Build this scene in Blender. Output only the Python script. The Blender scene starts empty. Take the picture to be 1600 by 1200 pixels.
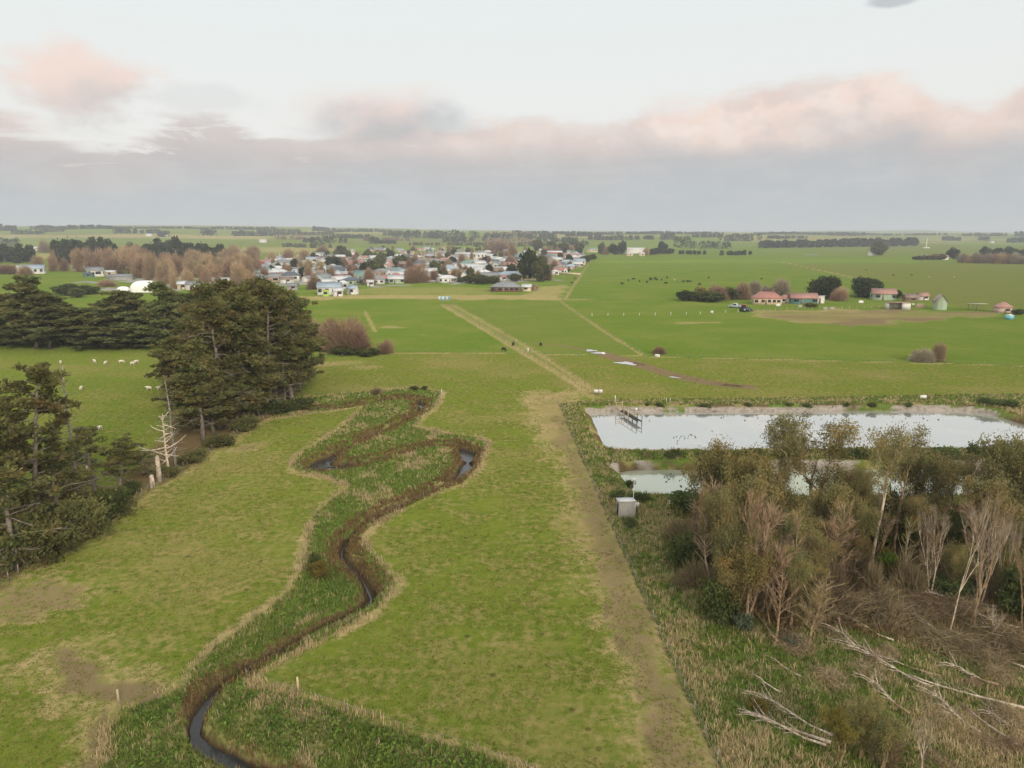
import bpy, math, random
import numpy as np
from mathutils import Vector

random.seed(7)
RNG = np.random.default_rng(7)
R = math.radians
S = bpy.context.scene
C = S.collection

# ------------------------------------------------------------------ camera model
CAM_H, PITCH, F = 35.0, R(11.9), 1110.0
CA, SA = math.cos(PITCH), math.sin(PITCH)


def sstep(a, b, x):
    t = np.clip((np.asarray(x, float) - a) / (b - a), 0, 1)
    return t * t * (3 - 2 * t)


def vnoise(x, y, seed=0):
    """smooth value noise on a lattice, 0..1"""
    x = np.asarray(x, float); y = np.asarray(y, float)
    xi = np.floor(x); yi = np.floor(y)
    fx = x - xi; fy = y - yi
    fx = fx * fx * (3 - 2 * fx); fy = fy * fy * (3 - 2 * fy)

    def hsh(a, b):
        v = np.sin(a * 127.1 + b * 311.7 + seed * 74.7) * 43758.5453
        return v - np.floor(v)
    return (hsh(xi, yi) * (1 - fx) + hsh(xi + 1, yi) * fx) * (1 - fy) + (hsh(xi, yi + 1) * (1 - fx) + hsh(xi + 1, yi + 1) * fx) * fy


def fbm(x, y, seed=0, oct=4):
    a, s, t = 0.5, 0.0, 0.0
    for k in range(oct):
        s = s + a * vnoise(x * 2 ** k, y * 2 ** k, seed + k); t += a; a *= 0.5
    return s / t


def terr(X, Y):
    """rolling country beyond the town; the near ground is level"""
    X = np.asarray(X, float); Y = np.asarray(Y, float)
    az = X / np.maximum(Y, 50)
    ridge = 82 - 46 * sstep(-0.45, 0.25, az) - 6 * sstep(.2, .6, az)
    k = sstep(1300, 4300, Y)
    b = (fbm(X / 900.0, Y / 700.0, 3) - 0.5) * 46 * sstep(1700, 3000, Y)
    b2 = (fbm(X / 2200.0, Y / 1900.0, 9) - 0.5) * 80 * sstep(4200, 7500, Y)
    return k * ridge + b + b2 + 30 * sstep(4500, 9500, Y)


def ray(px, py):
    x = (px - 800) / F; u = (600 - py) / F
    return np.array([x, CA + u * SA, -SA + u * CA])


def G(px, py, z=0.0):
    """the place on the ground that the photo shows at a pixel"""
    d = ray(px, py)
    if d[2] < -1e-6:
        t = (z - CAM_H) / d[2]
        if t * d[1] < 1250:
            return Vector((d[0] * t, d[1] * t, z))
    for Y in np.geomspace(1000, 11000, 500):
        t = Y / d[1]
        h = float(terr(d[0] * t, Y))
        if CAM_H + d[2] * t <= h:
            return Vector((d[0] * t, Y, h))
    t = 9000 / d[1]
    return Vector((d[0] * t, 9000, float(terr(d[0] * t, 9000))))


def ztop(p, py):
    k = (600 - py) / F
    return CAM_H + p.y * (k * CA - SA) / (CA + k * SA)


def mpp(p):
    """metres per photo pixel at a place"""
    return (p.y * CA - (p.z - CAM_H) * SA) / F


# ------------------------------------------------------------------ mesh builder
class MB:
    def __init__(self):
        self.v = []; self.q = []; self.t = []; self.n = 0; self.a = []

    def add(self, v, quads=None, tris=None, a=0.5):
        v = np.asarray(v, float).reshape(-1, 3)
        if quads is not None and len(quads):
            self.q.append(np.asarray(quads, int).reshape(-1, 4) + self.n)
        if tris is not None and len(tris):
            self.t.append(np.asarray(tris, int).reshape(-1, 3) + self.n)
        self.v.append(v)
        a = np.asarray(a, float)
        self.a.append(np.full(len(v), float(a)) if a.ndim == 0 else a)
        self.n += len(v)

    def box(self, x0, x1, y0, y1, z0, z1):
        v = [(x, y, z) for z in (z0, z1) for y in (y0, y1) for x in (x0, x1)]
        self.add(v, [(0, 2, 3, 1), (4, 5, 7, 6), (0, 1, 5, 4), (2, 6, 7, 3), (0, 4, 6, 2), (1, 3, 7, 5)])

    def tube(self, pts, rad, n=6, a=0.5, cap=True):
        pts = np.asarray(pts, float); m = len(pts)
        rad = np.broadcast_to(np.asarray(rad, float), (m,))
        tan = np.gradient(pts, axis=0)
        tan /= np.maximum(np.linalg.norm(tan, axis=1, keepdims=True), 1e-9)
        ref = np.tile(np.array([0.0, 0, 1]), (m, 1))
        ref[np.abs(tan[:, 2]) > .9] = (1, 0, 0)
        u = np.cross(tan, ref); u /= np.maximum(np.linalg.norm(u, axis=1, keepdims=True), 1e-9)
        w = np.cross(tan, u)
        ang = np.arange(n) / n * 2 * math.pi
        ring = pts[:, None, :] + rad[:, None, None] * (np.cos(ang)[None, :, None] * u[:, None, :] + np.sin(ang)[None, :, None] * w[:, None, :])
        i = np.arange(m - 1)[:, None] * n; j = np.arange(n)[None, :]; k = (j + 1) % n
        q = np.stack([i + j, i + k, i + n + k, i + n + j], -1).reshape(-1, 4)
        t = None
        if cap and n >= 3:
            t = [(0, b + 1, b) for b in range(1, n - 1)] + [((m - 1) * n, (m - 1) * n + b, (m - 1) * n + b + 1) for b in range(1, n - 1)]
        self.add(ring.reshape(-1, 3), q, t, a)

    def mesh(self, name):
        me = bpy.data.meshes.new(name)
        v = np.concatenate(self.v); q = np.concatenate(self.q) if self.q else np.zeros((0, 4), int)
        t = np.concatenate(self.t) if self.t else np.zeros((0, 3), int)
        me.vertices.add(len(v)); me.vertices.foreach_set('co', v.astype(np.float32).ravel())
        me.loops.add(q.size + t.size)
        me.loops.foreach_set('vertex_index', np.concatenate([q.ravel(), t.ravel()]).astype(np.int32))
        me.polygons.add(len(q) + len(t))
        ls = np.concatenate([np.arange(len(q)) * 4, q.size + np.arange(len(t)) * 3]).astype(np.int32)
        me.polygons.foreach_set('loop_start', ls)
        at = me.attributes.new('v', 'FLOAT', 'POINT')
        at.data.foreach_set('value', np.concatenate(self.a).astype(np.float32))
        me.update(calc_edges=True); me.validate()
        return me


def link(name, me, mat=None, parent=None, loc=None, smooth=False):
    o = bpy.data.objects.new(name, me); C.objects.link(o)
    if mat is not None:
        if not me.materials:
            me.materials.append(mat)
        if me.materials[0] is not mat:
            o.material_slots[0].link = 'OBJECT'; o.material_slots[0].material = mat
    if parent is not None: o.parent = parent
    if loc is not None: o.location = loc
    if smooth: me.polygons.foreach_set('use_smooth', np.ones(len(me.polygons), bool))
    return o


REG = []       # things whose label asks for an ordinal ({o})


def tag(o, label, cat, group=None, px=None, order='left'):
    o['label'] = label; o['category'] = cat
    if group: o['group'] = group
    if '{o}' in label: REG.append((label, px if px is not None else o.location.x, o))
    return o


def thing(name, loc, label, cat, group=None, px=None, rz=0.0, sc=None):
    o = bpy.data.objects.new(name, None); C.objects.link(o)
    o.empty_display_size = .3
    o.location = loc; o.rotation_euler = (0, 0, rz)
    if sc is not None: o.scale = sc
    return tag(o, label, cat, group, px)


ORD = ['leftmost', 'second', 'third', 'fourth', 'fifth', 'sixth', 'seventh', 'eighth', 'ninth', 'tenth', 'eleventh', 'twelfth', 'thirteenth',
       'fourteenth', 'fifteenth', 'sixteenth', 'seventeenth', 'eighteenth', 'nineteenth', 'twentieth', 'twenty-first', 'twenty-second', 'twenty-third', 'twenty-fourth',
       'twenty-fifth', 'twenty-sixth', 'twenty-seventh', 'twenty-eighth', 'twenty-ninth', 'thirtieth', 'thirty-first', 'thirty-second']


def finish_labels():
    by = {}
    for lab, px, o in REG: by.setdefault(lab, []).append((px, o))
    for lab, rows in by.items():
        rows.sort(key=lambda r: r[0])
        n = len(rows)
        for i, (px, o) in enumerate(rows):
            if n == 1: s = ''
            elif i == 0: s = 'leftmost of its kind there'
            elif i == n - 1: s = 'rightmost of its kind there'
            elif i < n / 2: s = ORD[i] + ' from the left'
            else: s = (ORD[n - 1 - i]) + ' from the right'
            if n == 2: s = 'the left one' if i == 0 else 'the right one'
            t = lab.replace('{o}', s).strip().rstrip(',').strip()
            o['label'] = t


def struct(o, kind='structure'):
    o['kind'] = kind
    return o


# ------------------------------------------------------------------ materials
class NT:
    def __init__(self, name):
        self.m = bpy.data.materials.new(name); self.m.use_nodes = True
        self.t = self.m.node_tree; self.t.nodes.clear()
        self.out = self.t.nodes.new('ShaderNodeOutputMaterial')

    def n(self, ty, ins=None, **kw):
        nd = self.t.nodes.new(ty)
        for k, v in kw.items(): setattr(nd, k, v)
        for k, v in (ins or {}).items(): self.set(nd.inputs[k], v)
        return nd

    def set(self, sock, v):
        if isinstance(v, bpy.types.NodeSocket): self.t.links.new(v, sock)
        elif isinstance(v, bpy.types.Node): self.t.links.new(v.outputs[0], sock)
        else:
            if hasattr(sock.default_value, '__len__') and not hasattr(v, '__len__'): v = (v, v, v, 1)
            if hasattr(v, '__len__') and len(v) == 3 and len(sock.default_value) == 4: v = tuple(v) + (1,)
            sock.default_value = v

    def math(self, op, a, b=None, c=None, clamp=False):
        nd = self.t.nodes.new('ShaderNodeMath'); nd.operation = op; nd.use_clamp = clamp
        for i, v in enumerate((a, b, c)):
            if v is not None: self.set(nd.inputs[i], v)
        return nd.outputs[0]

    def mix(self, f, a, b, blend='MIX'):
        nd = self.t.nodes.new('ShaderNodeMix'); nd.data_type = 'RGBA'; nd.blend_type = blend
        self.set(nd.inputs[0], f); self.set(nd.inputs[6], a); self.set(nd.inputs[7], b)
        return nd.outputs[2]

    def sm(self, x, a, b):
        nd = self.t.nodes.new('ShaderNodeMapRange'); nd.interpolation_type = 'SMOOTHSTEP'
        self.set(nd.inputs[0], x); nd.inputs[1].default_value = a; nd.inputs[2].default_value = b
        return nd.outputs[0]

    def noise(self, vec, scale, detail=3, rough=.55, dist=0.0):
        nd = self.t.nodes.new('ShaderNodeTexNoise')
        if vec is not None: self.set(nd.inputs['Vector'], vec)
        nd.inputs['Scale'].default_value = scale; nd.inputs['Detail'].default_value = detail
        nd.inputs['Roughness'].default_value = rough; nd.inputs['Distortion'].default_value = dist
        return nd.outputs[0]

    def attr(self, name):
        nd = self.t.nodes.new('ShaderNodeAttribute'); nd.attribute_name = name
        return nd

    def rand(self):
        return self.t.nodes.new('ShaderNodeObjectInfo').outputs['Random']

    def pos(self):
        return self.t.nodes.new('ShaderNodeNewGeometry').outputs['Position']

    def obj(self):
        return self.t.nodes.new('ShaderNodeTexCoord').outputs['Object']

    def done(self, shader):
        self.t.links.new(shader if isinstance(shader, bpy.types.NodeSocket) else shader.outputs[0], self.out.inputs['Surface'])
        return self.m

    def bsdf(self, col, rough=.8, spec=.3, metal=0.0, normal=None):
        nd = self.t.nodes.new('ShaderNodeBsdfPrincipled')
        self.set(nd.inputs['Base Color'], col); self.set(nd.inputs['Roughness'], rough)
        self.set(nd.inputs['Specular IOR Level'], spec); self.set(nd.inputs['Metallic'], metal)
        if normal is not None: self.set(nd.inputs['Normal'], normal)
        return nd


def leafmat(name, dark, light, warm=None, warmth=.3, trans=.25):
    t = NT(name)
    v = t.attr('v').outputs['Fac']
    n = t.noise(t.obj(), 1.3, 2)
    f = t.math('ADD', t.math('MULTIPLY', v, .75), t.math('MULTIPLY', n, .3), clamp=True)
    c = t.mix(f, dark, light)
    if warm is not None:
        w = t.sm(t.noise(t.obj(), .35, 2), .62 - warmth * .4, .8)
        c = t.mix(t.math('MULTIPLY', w, .85), c, warm)
    r = t.rand()
    hs = t.n('ShaderNodeHueSaturation', {'Hue': t.math('ADD', .485, t.math('MULTIPLY', r, .03)), 'Value': t.math('ADD', .82, t.math('MULTIPLY', r, .36)), 'Color': c})
    d = t.n('ShaderNodeBsdfDiffuse', {'Color': hs})
    tr = t.n('ShaderNodeBsdfTranslucent', {'Color': hs})
    return t.done(t.n('ShaderNodeMixShader', {0: trans, 1: d, 2: tr}))


def barkmat(name, a, b, scale=3.0, vary=.4):
    t = NT(name)
    n = t.noise(t.obj(), scale, 4, .65)
    c = t.mix(t.sm(n, .35, .68), a, b)
    r = t.rand()
    hs = t.n('ShaderNodeHueSaturation', {'Value': t.math('ADD', 1 - vary / 2, t.math('MULTIPLY', r, vary)), 'Color': c})
    return t.done(t.bsdf(hs, .9, .15))


def paint(name, col, rough=.55, var=.12, scale=.8, spec=.3, streak=True):
    t = NT(name)
    mp = t.n('ShaderNodeMapping', {'Vector': t.obj(), 'Scale': (1, 1, .25 if streak else 1)})
    n = t.noise(mp.outputs[0], scale, 4, .6)
    g = [c * (1 - var * 2) for c in col]
    c = t.mix(t.sm(n, .3, .75), col, (g[0], g[1] * .98, g[2] * .93))
    return t.done(t.bsdf(c, rough, spec))


def ribmat(name, col, rough=.45, pitch=.25):
    """painted corrugated sheet: ribs run along local y"""
    t = NT(name)
    sx = t.n('ShaderNodeSeparateXYZ', {'Vector': t.obj()})
    w = t.math('SINE', t.math('MULTIPLY', sx.outputs[0], 2 * math.pi / pitch))
    n = t.noise(t.obj(), .9, 4)
    c = t.mix(t.sm(n, .35, .75), col, [x * .78 for x in col])
    bp = t.n('ShaderNodeBump', {'Strength': .5, 'Distance': .03, 'Height': w})
    return t.done(t.bsdf(c, rough, .35, 0.0, bp.outputs[0]))


M = {}
M['pine'] = leafmat('pine_needles', (.060, .070, .028), (.20, .205, .072), (.25, .18, .075), .5, .36)
M['pine_far'] = leafmat('pine_needles_row', (.07, .09, .036), (.205, .225, .08), (.24, .19, .075), .4, .36)
M['cypress'] = leafmat('cypress_leaves', (.026, .040, .018), (.072, .092, .034), (.09, .08, .034), .15)
M['eucalypt'] = leafmat('eucalypt_leaves', (.105, .105, .046), (.30, .275, .115), (.42, .29, .115), .5, .36)
M['eucalypt_dark'] = leafmat('dark_eucalypt_leaves', (.085, .09, .042), (.23, .22, .088), (.32, .235, .09), .5, .34)
M['golden'] = leafmat('golden_leaves', (.115, .105, .042), (.285, .235, .085), (.33, .215, .075), .35, .34)
M['bush'] = leafmat('bush_leaves', (.045, .068, .026), (.135, .165, .052), (.18, .14, .052), .35, .32)
M['lime'] = leafmat('lime_bush_leaves', (.06, .10, .016), (.15, .21, .03), None)
M['gorse'] = leafmat('gorse_leaves', (.08, .085, .025), (.22, .19, .05), (.33, .25, .05), .5, .32)
M['brush'] = leafmat('brown_brush', (.13, .10, .058), (.34, .265, .155), (.17, .165, .065), .4, .3)
M['bluegreen'] = leafmat('juvenile_gum_leaves', (.06, .085, .055), (.15, .185, .115), None)
M['far_dark'] = leafmat('far_conifers', (.026, .040, .024), (.070, .088, .044), (.09, .07, .04), .25)
M['far_green'] = leafmat('far_broadleaf', (.055, .068, .030), (.14, .150, .062), (.17, .13, .06), .35)
M['twig_pink'] = leafmat('bare_pink_twigs', (.27, .185, .125), (.52, .38, .255), (.42, .28, .135), .45, .3)
M['twig_tan'] = leafmat('bare_tan_twigs', (.20, .15, .09), (.46, .355, .225), (.38, .25, .11), .35, .3)
M['twig_red'] = leafmat('bare_russet_twigs', (.19, .125, .085), (.41, .285, .19), (.32, .235, .10), .35, .3)
M['twig_grey'] = leafmat('bare_grey_twigs', (.20, .165, .12), (.44, .375, .28), None, .3, .3)
M['bark_pine'] = barkmat('pine_bark', (.15, .125, .10), (.30, .26, .21))
M['bark_grey'] = barkmat('dead_grey_wood', (.17, .15, .125), (.34, .31, .26))
M['bark_tan'] = barkmat('tan_bark', (.16, .115, .07), (.38, .275, .165), 1.6)
M['bark_pale'] = barkmat('pale_gum_bark', (.30, .235, .165), (.62, .53, .41), 1.2)
M['log'] = barkmat('bleached_log', (.30, .24, .18), (.60, .52, .42), 2.0)
M['post'] = barkmat('weathered_post', (.14, .115, .085), (.30, .26, .20), 4)
M['white_post'] = paint('white_post_paint', (.72, .72, .68))
M['wire'] = paint('galvanised_wire', (.28, .28, .27), .4, .05)
M['timber'] = barkmat('pale_timber', (.36, .27, .16), (.55, .44, .28), 5)
M['timber_dark'] = barkmat('wet_timber', (.035, .032, .028), (.09, .08, .066), 5)
M['glass'] = paint('dark_window_glass', (.02, .024, .03), .12, .05, .8, .5)
M['white'] = paint('white_weatherboard', (.76, .75, .71))
M['cream'] = paint('cream_wall', (.68, .58, .40))
M['grey_wall'] = paint('grey_wall', (.36, .36, .35))
M['brown_wall'] = paint('brown_wall', (.25, .17, .11))
M['pink_wall'] = paint('pink_wall', (.60, .44, .38))
M['brick'] = paint('brown_brick', (.20, .105, .075))
M['green_wall'] = paint('pale_green_wall', (.36, .46, .33))
M['lime_wall'] = paint('lime_green_panel', (.46, .66, .13))
M['teal_wall'] = paint('teal_wall', (.10, .22, .20))
M['blue_wall'] = paint('pale_blue_wall', (.45, .55, .60))
M['yellow_wall'] = paint('yellow_wall', (.66, .50, .20))
M['red_wall'] = paint('red_wall', (.46, .07, .05))
M['orange_wall'] = paint('orange_panel', (.60, .20, .09))
M['roof_grey'] = ribmat('grey_roof_sheet', (.23, .245, .25))
M['roof_slate'] = ribmat('dark_slate_roof_sheet', (.085, .105, .13))
M['roof_red'] = ribmat('red_roof_sheet', (.38, .175, .14))
M['roof_brown'] = ribmat('brown_roof_sheet', (.25, .175, .135))
M['roof_green'] = ribmat('green_roof_sheet', (.16, .27, .24))
M['roof_white'] = ribmat('pale_roof_sheet', (.60, .61, .60))
M['roof_blue'] = ribmat('blue_grey_roof_sheet', (.33, .41, .47))
M['roof_rust'] = ribmat('faded_red_roof_sheet', (.39, .21, .165))
M['shed_wall'] = ribmat('corrugated_shed_wall', (.46, .45, .42), .5, .2)
M['membrane'] = paint('white_membrane', (.80, .80, .78), .5, .05)
M['tyre'] = paint('black_rubber', (.02, .02, .02), .8, .05)
M['dark_metal'] = paint('dark_metal', (.035, .04, .05), .4, .1)
M['cow_black'] = paint('black_hide', (.012, .011, .010), .7, .1)
M['cow_pale'] = paint('pale_hide', (.55, .48, .38), .8, .1)
M['sheep'] = paint('sheep_wool', (.66, .60, .48), .95, .12, 3)
M['duck'] = paint('dark_feathers', (.035, .03, .025), .7, .2)
M['blue'] = paint('blue_plastic', (.18, .48, .60), .4)


def box_mesh(name, *b):
    m = MB(); m.box(*b); return m.mesh(name)


# ------------------------------------------------------------------ camera
cam = bpy.data.objects.new('camera', bpy.data.cameras.new('camera')); C.objects.link(cam)
cam.location = (0, 0, CAM_H); cam.rotation_euler = (math.pi / 2 - PITCH, 0, 0)
cam.data.sensor_width = 36; cam.data.lens = F / 1600 * 36
cam.data.clip_start = .5; cam.data.clip_end = 60000
S.camera = cam
S.view_settings.view_transform = 'Standard'; S.view_settings.look = 'None'
S.view_settings.exposure = 0.0; S.view_settings.gamma = 1.0; S.view_settings.use_curve_mapping = False

# ------------------------------------------------------------------ sun + sky
SUN_EL, SUN_AZ = R(24), R(155)          # the light comes from behind the camera, to the right
sun = bpy.data.objects.new('sun', bpy.data.lights.new('sun', 'SUN')); C.objects.link(sun)
sun.data.energy = 2.3; sun.data.angle = R(13); sun.data.color = (1.0, .90, .78)
sd = Vector((math.sin(SUN_AZ) * math.cos(SUN_EL), math.cos(SUN_AZ) * math.cos(SUN_EL), math.sin(SUN_EL)))
sun.rotation_euler = sd.to_track_quat('Z', 'Y').to_euler(); sun.location = (0, 0, 200)


def skyco(px, py):
    d = ray(px, py)
    return math.atan2(d[0], d[1]), d[2] / math.hypot(d[0], d[1])


def build_world():
    w = bpy.data.worlds.new('World'); S.world = w; w.use_nodes = True
    T = NT('tmp'); bpy.data.materials.remove(T.m)
    T.t = w.node_tree; T.t.nodes.clear()
    out = T.n('ShaderNodeOutputWorld')
    sky = T.n('ShaderNodeTexSky', sky_type='NISHITA', sun_disc=False, sun_elevation=SUN_EL, sun_rotation=SUN_AZ)
    d = T.n('ShaderNodeTexCoord').outputs['Generated']
    sx = T.n('ShaderNodeSeparateXYZ', {'Vector': d})
    az = T.math('ARCTAN2', sx.outputs[0], sx.outputs[1])
    hyp = T.math('SQRT', T.math('ADD', T.math('MULTIPLY', sx.outputs[0], sx.outputs[0]), T.math('MULTIPLY', sx.outputs[1], sx.outputs[1])))
    e = T.math('DIVIDE', sx.outputs[2], T.math('MAXIMUM', hyp, .001))
    P = T.n('ShaderNodeCombineXYZ', {0: T.math('MULTIPLY', az, 1.0), 1: T.math('MULTIPLY', e, 2.2), 2: 0.0}).outputs[0]
    # streaky coordinates: wisps lean down to the right
    mp = T.n('ShaderNodeMapping', {'Vector': P, 'Rotation': (0, 0, R(28)), 'Scale': (1.0, 2.6, 1)})
    Q = T.n('ShaderNodeCombineXYZ', {0: az, 1: T.math('MULTIPLY', e, 1.35), 2: 3.7}).outputs[0]
    nbig = T.noise(P, 5.0, 6, .58, .2)
    nfine = T.noise(Q, 19.0, 5, .6, .1)
    nwisp = T.noise(mp.outputs[0], 8.0, 6, .62, .5)

    def curve(pts):
        """value over azimuth; points given as (px, value)"""
        nd = T.t.nodes.new('ShaderNodeFloatCurve')
        lo, hi = -math.pi, math.pi
        cu = nd.mapping.curves[0]
        pp = sorted(((skyco(px, 200)[0] - lo) / (hi - lo), v) for px, v in pts)
        pp = [(0.0, pp[0][1])] + pp + [(1.0, pp[-1][1])]
        while len(cu.points) < len(pp): cu.points.new(.5, .5)
        for p, (x, y) in zip(cu.points, pp): p.location = (x, y); p.handle_type = 'AUTO'
        nd.mapping.update()
        T.set(nd.inputs['Value'], T.math('DIVIDE', T.math('SUBTRACT', az, lo), hi - lo))
        return nd.outputs[0]

    E = lambda px, py: skyco(px, py)[1] / .4     # elevation tangent, scaled into 0..1 for the curve
    top = curve([(x, E(x, y)) for x, y in [(-300, 150), (-80, 165), (0, 172), (60, 190), (150, 208), (250, 196), (330, 184), (420, 205), (500, 200), (560, 182), (640, 178), (700, 186), (760, 188), (850, 186),
                                            (930, 192), (985, 172), (1060, 150), (1150, 140), (1230, 126), (1330, 116), (1410, 124), (1460, 150), (1500, 152), (1560, 134), (1620, 116), (1800, 110)]])
    pinkw = curve([(-200, .4), (0, .5), (120, .5), (300, .2), (480, .3), (620, .4), (760, .65), (860, .55), (960, .7), (1050, .95), (1250, 1.0), (1400, .95), (1500, .8), (1650, .75), (1900, .3)])
    topt = T.math('MULTIPLY', top, .4)
    edge = T.math('SUBTRACT', topt, e)           # >0 inside the bank
    edge = T.math('ADD', edge, T.math('MULTIPLY', T.math('SUBTRACT', nbig, .5), .075))
    edge = T.math('ADD', edge, T.math('MULTIPLY', T.math('SUBTRACT', nfine, .5), .03))
    edge = T.math('ADD', edge, T.math('MULTIPLY', T.math('SUBTRACT', nwisp, .5), .022))
    soft = T.sm(edge, -.007, .017)
    # left part of the bank is thin and wispy
    leftness = curve([(-200, .7), (0, .6), (120, .6), (240, 1.0), (450, 1.0), (520, .7), (700, .3), (900, .1), (1000, 0.0), (1900, 0.0)])
    wisp = T.sm(T.math('ADD', T.math('SUBTRACT', nwisp, .40), T.math('MULTIPLY', edge, 5.0)), .0, .2)
    dens = T.math('MULTIPLY', soft, T.math('SUBTRACT', 1.0, T.math('MULTIPLY', leftness, T.math('SUBTRACT', 1.0, wisp))))

    def blob(px, py, rx, ry, rot=0.0, amp=1.0, soft=.5):
        a0, e0 = skyco(px, py)
        a1, _ = skyco(px + rx, py); _, e1 = skyco(px, py - ry)
        m = T.n('ShaderNodeCombineXYZ', {0: T.math('DIVIDE', T.math('SUBTRACT', az, a0), a1 - a0), 1: T.math('DIVIDE', T.math('SUBTRACT', e, e0), e1 - e0), 2: 0.0})
        if rot: m = T.n('ShaderNodeMapping', {'Vector': m.outputs[0], 'Rotation': (0, 0, R(rot))})
        ln = T.n('ShaderNodeVectorMath', {0: m.outputs[0]}, operation='LENGTH').outputs['Value']
        ln = T.math('ADD', ln, T.math('MULTIPLY', T.math('SUBTRACT', nbig, .5), 1.9))
        ln = T.math('ADD', ln, T.math('MULTIPLY', T.math('SUBTRACT', nfine, .5), .9))
        return T.math('MULTIPLY', T.sm(T.math('SUBTRACT', 1.0, ln), -soft * .35, soft), amp)

    b1 = blob(128, 132, 130, 66, -10, .95)       # pink cloud over the far left
    b1b = blob(300, 155, 120, 24, -28, .30)      # the torn wisp to its right
    b2 = blob(606, 180, 135, 46, -9, .9, .95)        # rose topped cloud left of centre
    b3 = blob(1392, 1, 42, 12, 0, .8)            # dark scrap at the top edge
    # ---- colours
    clear = T.mix(T.sm(e, .05, .32), (.935, .91, .87, 1), (.865, .91, .895, 1))
    pink = (.97, .765, .665, 1)
    grey = T.mix(T.sm(e, .015, .14), (.485, .535, .585, 1), (.545, .53, .535, 1))
    mauve = (.565, .515, .51, 1)
    # how lit a place in the bank is: near its top, on the right, broken by billows
    bill = T.noise(Q, 10.0, 5, .56, .15)
    lit = T.sm(T.math('ADD', T.math('SUBTRACT', .085, edge), T.math('MULTIPLY', T.math('SUBTRACT', bill, .5), .15)), -.02, .06)
    lit = T.math('MULTIPLY', T.math('MULTIPLY', lit, pinkw), T.sm(e, .085, .125))
    bank = T.mix(T.sm(edge, .02, .11), mauve, grey)
    bank = T.mix(T.math('MULTIPLY', T.sm(T.math('ADD', T.math('MULTIPLY', nwisp, .6), T.math('MULTIPLY', nfine, .4)), .42, .62), .30), bank, (.70, .665, .655, 1))
    bank = T.mix(lit, bank, pink)
    # faint bright gap low on the right
    bank = T.mix(T.math('MULTIPLY', T.sm(nfine, .42, .68), T.math('MULTIPLY', lit, .55)), bank, (1.0, .90, .83, 1))
    bank = T.mix(T.math('MULTIPLY', T.sm(bill, .52, .40), T.math('MULTIPLY', lit, .45)), bank, (.70, .60, .57, 1))
    c = T.mix(dens, clear, bank)
    c = T.mix(b1b, c, (.66, .645, .64, 1))
    sh1 = T.sm(T.math('ADD', T.math('SUBTRACT', e, skyco(125, 160)[1]), T.math('MULTIPLY', T.math('SUBTRACT', bill, .5), .12)), -.03, .05)
    c = T.mix(b1, c, T.mix(sh1, (.62, .565, .55, 1), (.97, .765, .665, 1)))
    az2, e2 = skyco(610, 170)
    sh2 = T.sm(T.math('ADD', T.math('ADD', T.math('SUBTRACT', e, e2), T.math('MULTIPLY', T.math('SUBTRACT', az2, az), .22)), T.math('MULTIPLY', T.math('SUBTRACT', bill, .5), .1)), -.03, .03)
    c = T.mix(b2, c, T.mix(sh2, (.50, .495, .51, 1), (.93, .72, .635, 1)))
    c = T.mix(b3, c, (.52, .54, .56, 1))
    # the bank closes into even blue grey at the horizon
    c = T.mix(T.sm(e, .055, .005), c, (.485, .55, .605, 1))
    # unseen sky behind the camera and overhead, brightened to light the ground
    back = T.sm(T.math('MULTIPLY', sx.outputs[1], -1.0), -.25, .8)
    up = T.sm(sx.outputs[2], .3, .9)
    c = T.mix(T.math('MULTIPLY', back, .8), c, (2.1, 1.8, 1.45, 1))
    c = T.mix(T.math('MULTIPLY', up, .9), c, (1.22, 1.24, 1.26, 1))
    ten = T.n('ShaderNodeVectorMath', {0: c, 1: (10, 10, 10)}, operation='MULTIPLY').outputs[0]
    tot = T.mix(.93, sky.outputs[0], ten)
    bg = T.n('ShaderNodeBackground', {'Color': tot, 'Strength': .1})
    T.t.links.new(bg.outputs[0], out.inputs['Surface'])


build_world()

# haze
hz = NT('haze_air'); hz.t.nodes.clear()
ho = hz.n('ShaderNodeOutputMaterial')
pv = hz.n('ShaderNodeVolumePrincipled', {'Color': (.80, .86, .92, 1), 'Density': 1.55e-4, 'Anisotropy': .0})
hz.t.links.new(pv.outputs[0], ho.inputs['Volume'])
haze = link('haze', box_mesh('haze', -14000, 14000, -3200, 13500, -6, 175), hz.m)
struct(haze, 'stuff')

# ------------------------------------------------------------------ layout traced on the ground
def poly(pts): return np.array([G(x, y)[:2] for x, y in pts])


def dens_line(p, step):
    p = np.asarray(p, float); out = [p[0]]
    for a, b in zip(p[:-1], p[1:]):
        n = max(1, int(np.linalg.norm(b - a) / step))
        for k in range(1, n + 1): out.append(a + (b - a) * k / n)
    return np.array(out)


def smooth_line(p, it=2):
    p = np.asarray(p, float)
    for _ in range(it):
        q = [p[0]]
        for a, b in zip(p[:-1], p[1:]): q += [a * .75 + b * .25, a * .25 + b * .75]
        q.append(p[-1]); p = np.array(q)
    return p


def inside(P, X, Y):
    r = np.zeros(X.shape, bool)
    x0, y0 = P[-1]
    for x1, y1 in P:
        c = ((y1 > Y) != (y0 > Y)) & (X < (x0 - x1) * (Y - y1) / ((y0 - y1) if y0 != y1 else 1e-9) + x1)
        r ^= c; x0, y0 = x1, y1
    return r


def dline(P, X, Y, closed=False):
    d = np.full(X.shape, 1e9)
    Q = list(P) + ([P[0]] if closed else [])
    for a, b in zip(Q[:-1], Q[1:]):
        ab = np.asarray(b) - a; L = max(float(ab @ ab), 1e-9)
        t = np.clip(((X - a[0]) * ab[0] + (Y - a[1]) * ab[1]) / L, 0, 1)
        d = np.minimum(d, np.hypot(X - a[0] - t * ab[0], Y - a[1] - t * ab[1]))
    return d


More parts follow.
